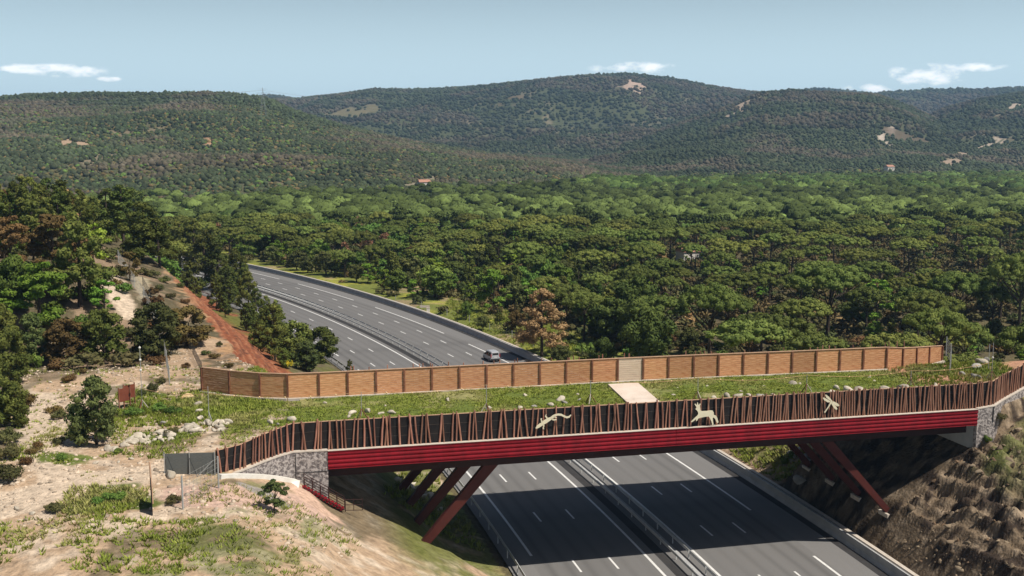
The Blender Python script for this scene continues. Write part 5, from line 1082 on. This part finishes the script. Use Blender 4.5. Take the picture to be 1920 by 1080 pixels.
for (x, y, z, s, t, px, be, le) in cand:
    r = tr.random(); f = kA(x, y, 45, 401); side = 'l' if (le or be) else 'r'
    if be: kind, lm, h = 'pine', 'pine', tr.uniform(4.5, 9)
    elif le:
        if r < .42: kind, lm, h = 'pine', 'pine', tr.uniform(6, 9.5)
        elif r < .75: kind, lm, h = 'bush', tr.choice(['oak', 'oak', 'rust']), tr.uniform(3.5, 6)
        elif r < .93: kind, lm, h = 'wild', 'rust', tr.uniform(3, 6)
        else: kind, lm, h = 'wild', 'bright', tr.uniform(4, 7)
    else:
        sp = float(np.clip((px - 1000) / 420, 0.12, .58)) + (0.25 if y > 330 else 0)
        if r < sp: kind, lm, h = 'stone_pine', 'stone_pine', tr.uniform(8, 12)
        else:
            q = tr.random() + (f - .5) * 1.2
            if q < .22: kind, lm, h = 'pine', 'pine', tr.uniform(6, 10)
            elif q < .5: kind, lm, h = 'oak', 'oak', tr.uniform(4, 8)
            elif q < .72: kind, lm, h = 'oak', 'green', tr.uniform(5, 9)
            elif q < .86: kind, lm, h = 'wild', 'bright', tr.uniform(4.5, 8)
            elif q < 1.12: kind, lm, h = tr.choice([('wild', 'rust', tr.uniform(2.5, 5)), ('bush', 'shrub', tr.uniform(2, 4))])
            else: kind, lm, h = 'dry', 'brown', tr.uniform(5, 9)
        if px > 1250 and kind != 'stone_pine': h *= .62
    if kind == 'stone_pine':
        if far_from(accS, x, y, 11.6 if px > 1150 and y < 420 else 8.8): accS.append((x, y))
        elif tr.random() < .42: kind, lm, h = tr.choice([('wild', 'bright', 3.2), ('bush', 'shrub', 2.2), ('bush', 'rust', 2.0), ('bush', 'shrub', 1.8), ('oak', 'oak', 2.8), ('oak', 'green', 3.0)])
        else: continue
    elif side == 'r' and px > 1200 and y < 400 and tr.random() < .5: continue
    elif side == 'r' and not far_from(accS, x, y, 4.8): 
        if kind == 'pine' or h > 4.5: h = min(h, 2.9); kind, lm = tr.choice([('bush', 'shrub'), ('oak', 'green'), ('bush', 'rust'), ('wild', 'bright')])
    if kind == 'stone_pine' and tr.random() < .25: h *= .8
    key = {('oak', 'green'): 'broadleaf_tree', ('oak', 'oak'): 'oak_tree'}.get((kind, lm), CAT[kind][0]); count[key] = count.get(key, 0) + 1
    if count[key] > 290: LOWREST.append((x, y, z, kind, lm, h)); continue
    lab = LAB.get((kind if kind in ('stone_pine', 'pine', 'dry') else lm, side)) or LAB[('oak', side)]
    base = {'stone_pine': 'umbrella crowned stone pine', 'pine': 'dark pine', 'dry': 'rust brown dry tree', 'oak': {'oak': 'dark evergreen oak', 'green': 'fresh green broadleaf tree'}.get(lm), 'wild': {'rust': 'brownish loose crowned tree', 'bright': 'light yellow green tree'}.get(lm), 'bush': {'oak': 'bushy dark oak', 'rust': 'bushy brown leaved tree', 'shrub': 'bushy olive tree'}.get(lm)}[kind]
    big = REFH[kind] * {'stone_pine': 1.0, 'pine': .8}.get(kind, .85); size = 'tall ' if h > big else 'low '
    if be: lab = size + base + ' between the red slope and the motorway'
    elif side == 'l': lab = size + base + (' low on the left hill' if y < 150 else ' high on the left hill' if y < 260 else ' on the back of the left hill')
    else:
        row = 'in the front rows' if y < 210 else 'in the middle rows' if y < 320 else 'in the back rows'
        lab = size + base + ' ' + row + (' beyond the motorway bend' if px < 560 else ' beyond the motorway verge' if px < 980 else ' behind the domed trees' if px < 1290 else ' above the deer silhouette' if px < 1620 else ' at the right')
    tree(kind, x, y, z - .1, h, lm, lab, lab.replace(base, base + 's'), 'near' if y < 150 else 'mid', wide=tr.uniform(.85, 1.2))
# ---- low shrubs between the trees (things near by, a carpet further off)
SL = 'low olive brown shrub of the dry undergrowth'
nsh = 0
def shrub(x, y, z, h, lm, label, group, lod='mid'): return tree('shrub', x, y, z, h, lm, label, group, lod, wide=tr.uniform(.8, 1.4))
for px, py, h, lm, lab in [(155, 700, .7, 'rust', 'small brown shrub on the bare ground below the thicket tree'), (128, 715, .9, 'rust', 'brown shrub on the stony ground above the young oak'), (150, 700, .6, 'shrub', 'grey green tuft beside the brown shrub'), (50, 760, 1.6, 'rust', 'rusty shrub beside the top of the pale track'), (112, 785, 1.0, 'shrub', 'olive shrub left of the young oak'), (105, 775, .9, 'rust', 'brownish shrub touching the young oak'),
    (58, 850, .7, 'rust', 'small dark shrub in the middle of the pale track'), (75, 838, .7, 'rust', 'small brown shrub just above the one in the track'), (48, 872, .8, 'rust', 'dark shrub at the left side of the pale track'), (10, 860, 1.6, 'shrub', 'olive shrub at the left edge beside the track'), (20, 830, 1.5, 'shrub', 'grey shrub near the left edge beside the track'), (8, 900, 1.4, 'shrub', 'low shrub at the left edge below the others'), (108, 832, .8, 'shrub', 'small shrub in front of the young oak'), (285, 735, 1.1, 'shrub', 'olive bush behind the brown boards'), (298, 720, 1.0, 'shrub', 'upright olive bush right of the tall mast'),
    (250, 778, .9, 'green', 'fresh green bush below the tripod of the tall mast'), (300, 770, .9, 'green', 'green bush left of the white boulders'), (325, 775, .8, 'green', 'green bush beside the lowest white boulder'), (262, 742, .8, 'oak', 'dark tuft at the foot of the tall mast'), (320, 815, .8, 'shrub', 'olive tuft above the netting screen'), (215, 940, .9, 'green', 'green tuft beside the black shade panel'), (180, 948, .8, 'green', 'pale green tuft at the bottom left of the clearing'), (100, 960, .8, 'shrub', 'tuft at the bottom of the pale track'),
    (330, 945, .9, 'shrub', 'tuft between the shade panel and the wire fence'), (225, 850, .6, 'green', 'green tuft under the loose stone line'), (120, 862, .8, 'green', 'round green tuft below the young oak'), (1470, 870, 1.2, 'green', 'green shrub on the bank seen under the bridge'), (1490, 860, 1.2, 'green', 'green shrub beside the grey rocks on the far bank'), (350, 690, .7, 'rust', 'low brown shrub between the wire fences'), (400, 672, .9, 'rust', 'brown shrub on the crest above the plank fence'), (430, 690, .8, 'rust', 'brown shrub just above the plank fence top'),
    (412, 650, .8, 'shrub', 'olive shrub on the crest of the red slope'), (395, 620, .8, 'rust', 'rusty shrub on the crest of the red slope'), (285, 520, 1.4, 'shrub', 'olive shrub above the wire fence on the left hill'), (320, 560, 1.1, 'shrub', 'olive shrub left of the slope crest'), (330, 590, 1.2, 'rust', 'brown shrub left of the slope crest'), (372, 640, .9, 'shrub', 'grey green shrub above the plank fence end'), (385, 665, .8, 'oak', 'dark shrub above the plank fence end'), (340, 540, 1.1, 'oak', 'dark shrub beside the head of the red band'), (300, 545, 1.2, 'shrub', 'olive shrub near the head of the red slope'), (310, 530, 1.2, 'oak', 'dark shrub near the head of the red slope'), (348, 570, 1.0, 'rust', 'rusty shrub halfway along the slope crest'), (370, 600, 1.0, 'shrub', 'grey shrub halfway along the slope crest'), (1870, 790, .9, 'shrub', 'low shrub on the rock slope under the right wing wall'), (1850, 830, .8, 'green', 'green shrub at the foot of the right wing wall')]:
    x, y, z = hit(px, py); shrub(x, y, z, h, lm, lab, None, 'near')
x, y, px = spread(118, 470, 3.3); s, t = st(x, y); u, v = uv(x, y); z = ground(x, y)
ok = ((s > 24) & (v > 24) | (s < -44) & (t > 18)) & (rs_.uniform(0, 1, len(s)) < np.where(s > 0, .8, .35)) & vis(x, y, z, 1.5, px) & ((s < 0) | (z + 2 > 38.6 - (38.6 - 16) * y / 119))
ok &= ~((s > 22) & (s < 36) & (rs_.uniform(0, 1, len(s)) < .8)); o_ = np.argsort(y[ok]); x, y, z, s = x[ok][o_], y[ok][o_], z[ok][o_], s[ok][o_]
for i in range(min(240, len(x))):
    lm = tr.choice(['shrub', 'rust', 'shrub', 'oak', 'rust', 'green']); side = 'left hill' if s[i] < 0 else 'valley'
    shrub(x[i], y[i], z[i], tr.uniform(1.2, 2.6), lm, {'shrub': 'low olive shrub', 'rust': 'low rusty brown shrub', 'oak': 'low dark green shrub', 'green': 'low fresh green shrub'}[lm] + ' of the undergrowth on the ' + side + (' floor' if s[i] > 0 else ''), 'undergrowth shrubs: ' + lm + ' ' + side)
x, y, z, s = x[240:], y[240:], z[240:], s[240:]
def tintrow(n, base, var=.25): return np.array(base)[None] * rs_.uniform(1 - var, 1 + var, (n, 1)) * rs_.uniform(.92, 1.08, (n, 3))
Vl, Fl = leafy(clusters('shrub', np.random.RandomState(5), 7), 60, .3, np.random.RandomState(6)); 
def lowproto(kind, seed, nl, size):
    if kind in ('stone_pine', 'oak') and nl < 400:
        rs = np.random.RandomState(seed); V, Fc = ICO[3 if nl > 200 else 2]; V = V.copy(); b = rs.normal(size=(14, 3)); b /= np.linalg.norm(b, axis=1)[:, None]
        bump_ = np.max(np.clip((V @ b.T - .72) / .28, 0, 1), axis=1); V = V * (.86 + .2 * bump_ + rs.uniform(-.19, .17, len(V)))[:, None]
        if kind == 'stone_pine':
            V = V * np.array([3.9, 3.9, 2.6]); V[:, 2] = np.where(V[:, 2] < 0, V[:, 2] * .22, V[:, 2]) + 6.6
        else: V = V * np.array([3.3, 3.3, 3.1]) + np.array([0, 0, 3.4])
        n = int(nl * .8); d = rs.normal(size=(n, 3)); d[:, 2] = np.abs(d[:, 2]) * .9 - .1; d /= np.linalg.norm(d, axis=1)[:, None]
        R_ = np.array([3.9, 3.9, 2.6]) if kind == 'stone_pine' else np.array([3.3, 3.3, 3.1]); c = d * R_ * rs.uniform(.88, 1.06, n)[:, None] + np.array([0, 0, 6.6 if kind == 'stone_pine' else 3.4])
        nm = d + rs.normal(size=(n, 3)) * .4; a = np.cross(nm, rs.normal(size=(n, 3))); a /= np.linalg.norm(a, axis=1)[:, None]; bb = np.cross(nm, a); bb /= np.linalg.norm(bb, axis=1)[:, None]; s = size * .5 * rs.uniform(.6, 1.3, n)[:, None]
        T_ = np.stack([c - a * s, c + bb * s, c + a * s], 1).reshape(-1, 3); k = len(V); V = np.concatenate([V, T_]); Fc = np.concatenate([Fc, np.arange(n * 3).reshape(-1, 3) + k])
        if kind == 'stone_pine':
            k = len(V); r = .22; V = np.concatenate([V, [(r, 0, 0), (-r * .5, r * .87, 0), (-r * .5, -r * .87, 0), (0, 0, 8.0)]]); Fc = np.concatenate([Fc, [[k, k + 1, k + 3], [k + 1, k + 2, k + 3], [k + 2, k, k + 3]]])
        return V / REFH[kind], Fc
    rs = np.random.RandomState(seed); cl = clusters(kind, rs, {'stone_pine': 16, 'pine': 12, 'oak': 12, 'wild': 10, 'shrub': 6, 'dry': 12}[kind]); cl = [(a, b, c, d * 1.25, e * 1.25) for a, b, c, d, e in cl]
    V, (Q, Tt) = leafy(cl, nl, size, rs); Tq = np.concatenate([Q[:, [0, 1, 2]], Q[:, [0, 2, 3]]]); Fc = np.concatenate([Tq, Tt])
    if kind in ('stone_pine', 'pine', 'dry'):
        k = len(V); r = .22; V = np.concatenate([V, [(r, 0, 0), (-r * .5, r * .87, 0), (-r * .5, -r * .87, 0), (0, 0, 8.0)]]); Fc = np.concatenate([Fc, [[k, k + 1, k + 3], [k + 1, k + 2, k + 3], [k + 2, k, k + 3]]])
    return V / REFH[kind], Fc
TN = {'stone_pine': (.090, .120, .032), 'pine': (.090, .106, .034), 'oak': (.078, .094, .034), 'green': (.098, .155, .038), 'bright': (.175, .25, .060), 'rust': (.150, .112, .050), 'brown': (.23, .12, .055), 'shrub': (.10, .092, .038)}
parts = []
if len(x):
    for q in range(3):
        Vp, Fp = lowproto('shrub', 50 + q, 50, .3); xx, yy_, zz = x[q::3], y[q::3], z[q::3]; n = len(xx); k = rs_.choice(3, n, p=[.45, .35, .2]); tt = np.array([TN['shrub'], TN['rust'], TN['oak']])[k] * rs_.uniform(.75, 1.25, (n, 1))
        parts.append(scatter(Vp, Fp, np.stack([xx, yy_, zz], -1), rs_.uniform(1.2, 2.8, n), rs_.uniform(0, 6.3, n), tt, .12, q))
if parts: scat_obj('undergrowth', parts, M['forest'], 'olive and brown undergrowth between the forest trees', 'undergrowth')
# ---- the rest of the forest as one mass
parts = []
def addmass(x, y, z, kinds, hs, tints, nl, size, seed):
    for kind in set(kinds):
        for q in range(3):
            m = np.array([k == kind for k in kinds]) & (np.arange(len(kinds)) % 3 == q)
            if not m.any(): continue
            Vp, Fp = lowproto(kind, seed + q * 7, nl, size); n = m.sum(); w = rs_.uniform(.9, 1.25, n) * (1.02 if kind == 'stone_pine' else 1)
            h = hs[m]; parts.append(scatter(Vp, Fp, np.stack([x[m], y[m], z[m]], -1), np.stack([h * w, h * w, h], -1), rs_.uniform(0, 6.3, n), tints[m], .06, q))
if LOWREST:
    A = LOWREST; addmass(np.array([a[0] for a in A]), np.array([a[1] for a in A]), np.array([a[2] for a in A]), [a[3] for a in A], np.array([a[5] for a in A]), np.array([TN[a[4]] for a in A]) * rs_.uniform(.75, 1.25, (len(A), 1)), 420, .62, 60)
def zone(x, y, px, z):
    n = len(x); k = []; tint = np.zeros((n, 3)); h = np.zeros(n); r = rs_.uniform(0, 1, n)
    foot = ss(y, np.interp(px, [0, 500, 1000, 1400, 1920], [600, 640, 800, 1150, 1250]), np.interp(px, [0, 500, 1000, 1400, 1920], [700, 760, 960, 1250, 1350]))
    global FOOT
    FOOT = foot > r * .8 + .1
    rip = ss(y, 840, 900) * (1 - foot) * ss(px, 1000, 1150); f = fbm(x, y, 70, 3, 501)
    for i in range(n):
        if rip[i] > .5: kk = 'oak'; tn = TN['bright'] if r[i] < .5 else TN['green'] if r[i] < .85 else TN['stone_pine']; hh = 9 + 4 * r[i]
        elif foot[i] > r[i] * .8 + .1: kk = 'pine' if r[i] < .55 else 'oak'; tn = TN['pine'] if r[i] < .55 else (TN['oak'] if r[i] < .8 else TN['rust'] if r[i] < .95 else TN['green']); hh = 4 + 4 * ((r[i] * 7) % 1)
        else:
            q = r[i] + (f[i] - .5) * .5
            if q < .58: kk = 'stone_pine'; tn = TN['stone_pine']; hh = 8.5 + 3 * ((r[i] * 13) % 1)
            elif q < .7: kk = 'oak'; tn = TN['oak']; hh = 6
            elif q < .84: kk = 'oak'; tn = TN['green']; hh = 7
            elif q < .93: kk = 'oak'; tn = TN['bright']; hh = 6.5
            else: kk = 'oak'; tn = TN['rust']; hh = 5
        k.append(kk); tint[i] = tn; h[i] = hh
    return k, h * rs_.uniform(.85, 1.15, n), tint * rs_.uniform(.72, 1.28, (n, 1))
for ya, yb, d, nl, size, sd in ((470, 680, 8.1, 260, .6, 80), (680, 1000, 8.1, 205, .6, 90), (1000, 1350, 7.4, 60, 1.0, 100)):
    x, y, px = spread(ya, yb, d); s, t = st(x, y); z = ground(x, y)
    ok = (np.abs(s - 3) > 20) & vis(x, y, z, 8, px) & (barek(x, y, px) < .3) & ((z < 22) | (y > 600)); x, y, z, px = x[ok], y[ok], z[ok], px[ok]
    for q in range(3):     # low growth between the crowns
        n = len(x); sx_ = x + rs_.uniform(-4, 4, n); sy_ = y + rs_.uniform(-4, 4, n); sh = rs_.uniform(1.6, 3.6, n); Vp, Fp = ICO[1]; kk_ = rs_.choice(4, n, p=[.35, .25, .2, .2]); tt = np.array([TN['shrub'], TN['rust'], TN['green'], TN['oak']])[kk_] * rs_.uniform(.8, 1.35, (n, 1))
        parts.append(scatter(Vp, Fp, np.stack([sx_, sy_, ground(sx_, sy_) + .4], -1), np.stack([sh * .7, sh * .7, sh * .55], -1), rs_.uniform(0, 6.3, n), tt, .3, q))
    k, h, tn = zone(x, y, px, z); tn = tn * (1.15 if ya < 600 else .66 if ya < 900 else .70) * rs_.uniform(.5, 1.45, (len(x), 1)); k = np.array(k); kp = ~FOOT; addmass(x[kp], y[kp], z[kp] - .3, list(k[kp]), h[kp], tn[kp], nl, size, sd)
scat_obj('forest', parts, M['forest'], 'mixed stone pine and broadleaf forest filling the far valley', 'forest')
# ---- woods on the hills
parts = []; nh = 0
for ya, yb, d in ((620, 1350, 4.1), (1350, 1750, 4.7), (1750, 2400, 7.2), (2400, 3500, 9.5), (3500, 5050, 15.0)):
    x, y, px = spread(ya, yb, d, -60, 1980); z = ground(x, y)
    ok = vis(x, y, z, 4, px) & (barek(x, y, px) + rs_.uniform(-.35, .25, len(x)) < .4); ft = ss(y, np.interp(px, [0, 500, 1000, 1400, 1920], [600, 640, 800, 1150, 1250]), np.interp(px, [0, 500, 1000, 1400, 1920], [700, 760, 960, 1250, 1350])); ok &= (ya > 700) | (ft > rs_.uniform(.1, .9, len(x))); thin = fbm(x, y, 60, 4, 105); ok &= rs_.uniform(0, 1, len(x)) < np.where(thin > .6, .55, .93); x, y, z, px = x[ok], y[ok], z[ok], px[ok]
    n = len(x); nh += n; g = fbm(x, y, 130, 4, 601); g2 = fbm(x, y, 30, 3, 602)
    lift = 1.1 if ya < 1700 else .9; g = g + (.05 if ya < 1300 else 0); A = np.array([.048, .060, .030]); B = np.array([.088, .074, .050]); C_ = np.array([.052, .072, .034]); tt = A * (1 - ss(g, .48, .62))[:, None] + B * ss(g, .48, .62)[:, None]; tt = tt * (1 - ss(g2, .55, .7)[:, None] * .6) + C_ * ss(g2, .55, .7)[:, None] * .6
    tt = tt * lift * (.62 + .76 * fbm(x, y, 190, 4, 603))[:, None] * rs_.uniform(.6, 1.45, (n, 1)); r = d * (.28 + .42 * rs_.uniform(0, 1, n) ** 1.5)
    hh = rs_.uniform(.7, 1.25, n) * np.where(y < 2400, 1, .8); parts.append(scatter(Vv, Ff, np.stack([x, y, z + r * .5], -1), np.stack([r, r, r * hh], -1), rs_.uniform(0, 6.3, n), tt, .28, 3))
scat_obj('hill_woods', parts, M['forest'], 'dark evergreen woods and scrub covering the hills', 'woods')
# ------------------------------------------------------------------ pylons, houses
def pylon(px, py, h, lab):
    x, y, z = hit(px, py); o = empty('power_pylon', (x, y, z), lab, 'pylon', 'power pylons'); mb = MB(); w = h * .11
    for a, b in ((-1, -1), (1, -1), (1, 1), (-1, 1)): mb.tube([(a * w, b * w, -2), (a * w * .25, b * w * .25, h * .7), (0, 0, h)], .13, 4)
    for k in range(7):
        z0 = h * .1 * k; z1 = h * .1 * (k + 1); s0 = w * (1 - .75 * z0 / (h * .7)); s1 = w * (1 - .75 * z1 / (h * .7))
        for sg in (-1, 1): mb.tube([(-s0 * sg, -s0, z0), (s1 * sg, -s1, z1)], .06, 3)
    mb.build('lattice_mast', M['pylon'], o)
    for f, l in ((.7, .2), (.82, .24), (.94, .15)): MB().tube([(-h * l, 0, h * f), (0, 0, h * f + .6), (h * l, 0, h * f)], .11, 4).build('cross_arm', M['pylon'], o)
    return np.array([x, y, z + h * .8])
A = pylon(494, 222, 34, 'lattice pylon on the ridge of the left hill'); B_ = pylon(1146, 262, 34, 'lattice pylon in the saddle below the main mountain'); C_ = np.array(hit(1420, 258)) + np.array([0, 0, 30]); D_ = np.array([-620.0, 1250, 78])
for n, (a, b) in enumerate(((D_, A), (A, B_), (B_, C_))):
    mb = MB()
    for k in (-6, 0, 6):
        mb.tube([tuple(a * (1 - f) + b * f + np.array([0, 0, k * .6 - 60 * (.35 if n != 1 else .5) * f * (1 - f)]) - a) for f in np.linspace(0, 1, 12)], .12, 3, False)
    tag(mb.build('power_line', M['pylon'], None, tuple(a)), ['power cables crossing in front of the left hill', 'power cables spanning the valley between two pylons', 'power cables running on to the right hills'][n], 'power line')
for px, py, w, lab in ((1292, 492, 7, 'small house with a pinkish tiled roof among the forest trees'), (1444, 360, 12, 'white house far off at the edge of the light green woods'), (795, 356, 9, 'small pale house on the lower slope of the left hills'), (1667, 322, 10, 'tiny white house at the foot of the right hills')):
    x, y, z = hit(px, py); o = empty('house', (x, y, z + (0.6 if px == 1292 else 3)), lab, 'house', None, .4)
    mb = MB(); mb.box((0, 0, 0), (w, w * .7, 6)).build('wall', M['wallwhite'], o)
    MB().add([(-w * .55, -w * .4, 3), (w * .55, -w * .4, 3), (w * .55, w * .4, 3), (-w * .55, w * .4, 3), (-w * .5, 0, 3 + w * .22), (w * .5, 0, 3 + w * .22)], [(0, 1, 5, 4), (2, 3, 4, 5), (0, 4, 3), (1, 2, 5), (0, 3, 2, 1)]).build('roof', M['tile'], o)
    for k in (-.25, .25): MB().box((w * k, -w * .35 - .02, .5), (1.1, .08, 1.4)).build('window', M['glass'], o)
# ------------------------------------------------------------------ air
hz = mat('haze_air'); hz.node_tree.nodes.clear(); ho = hz.node_tree.nodes.new('ShaderNodeOutputMaterial'); hv = hz.node_tree.nodes.new('ShaderNodeVolumePrincipled')
hv.inputs['Color'].default_value = (0.45, 0.70, 1.0, 1); hv.inputs['Density'].default_value = 0.00009; hv.inputs['Anisotropy'].default_value = 0.1
LK(hz, hv.outputs[0], ho.inputs['Volume'])
zl = float(ZZ.min()) - 1.5; zh = max(float(ZZ.max()) + 20, 60)
xe = float(np.abs(XX).max()) + 30; mb = MB(); mb.box((0, (5900 - 60) / 2, (zl + zh) / 2), (2 * xe, 5900 + 60, zh - zl)); tag(mb.build('haze', hz), 'thin bluish summer air', kind='stuff')
print('objects', len(bpy.data.objects), 'trees', count, 'cand', len(cand), 'rest', len(LOWREST), 'hill', nh)
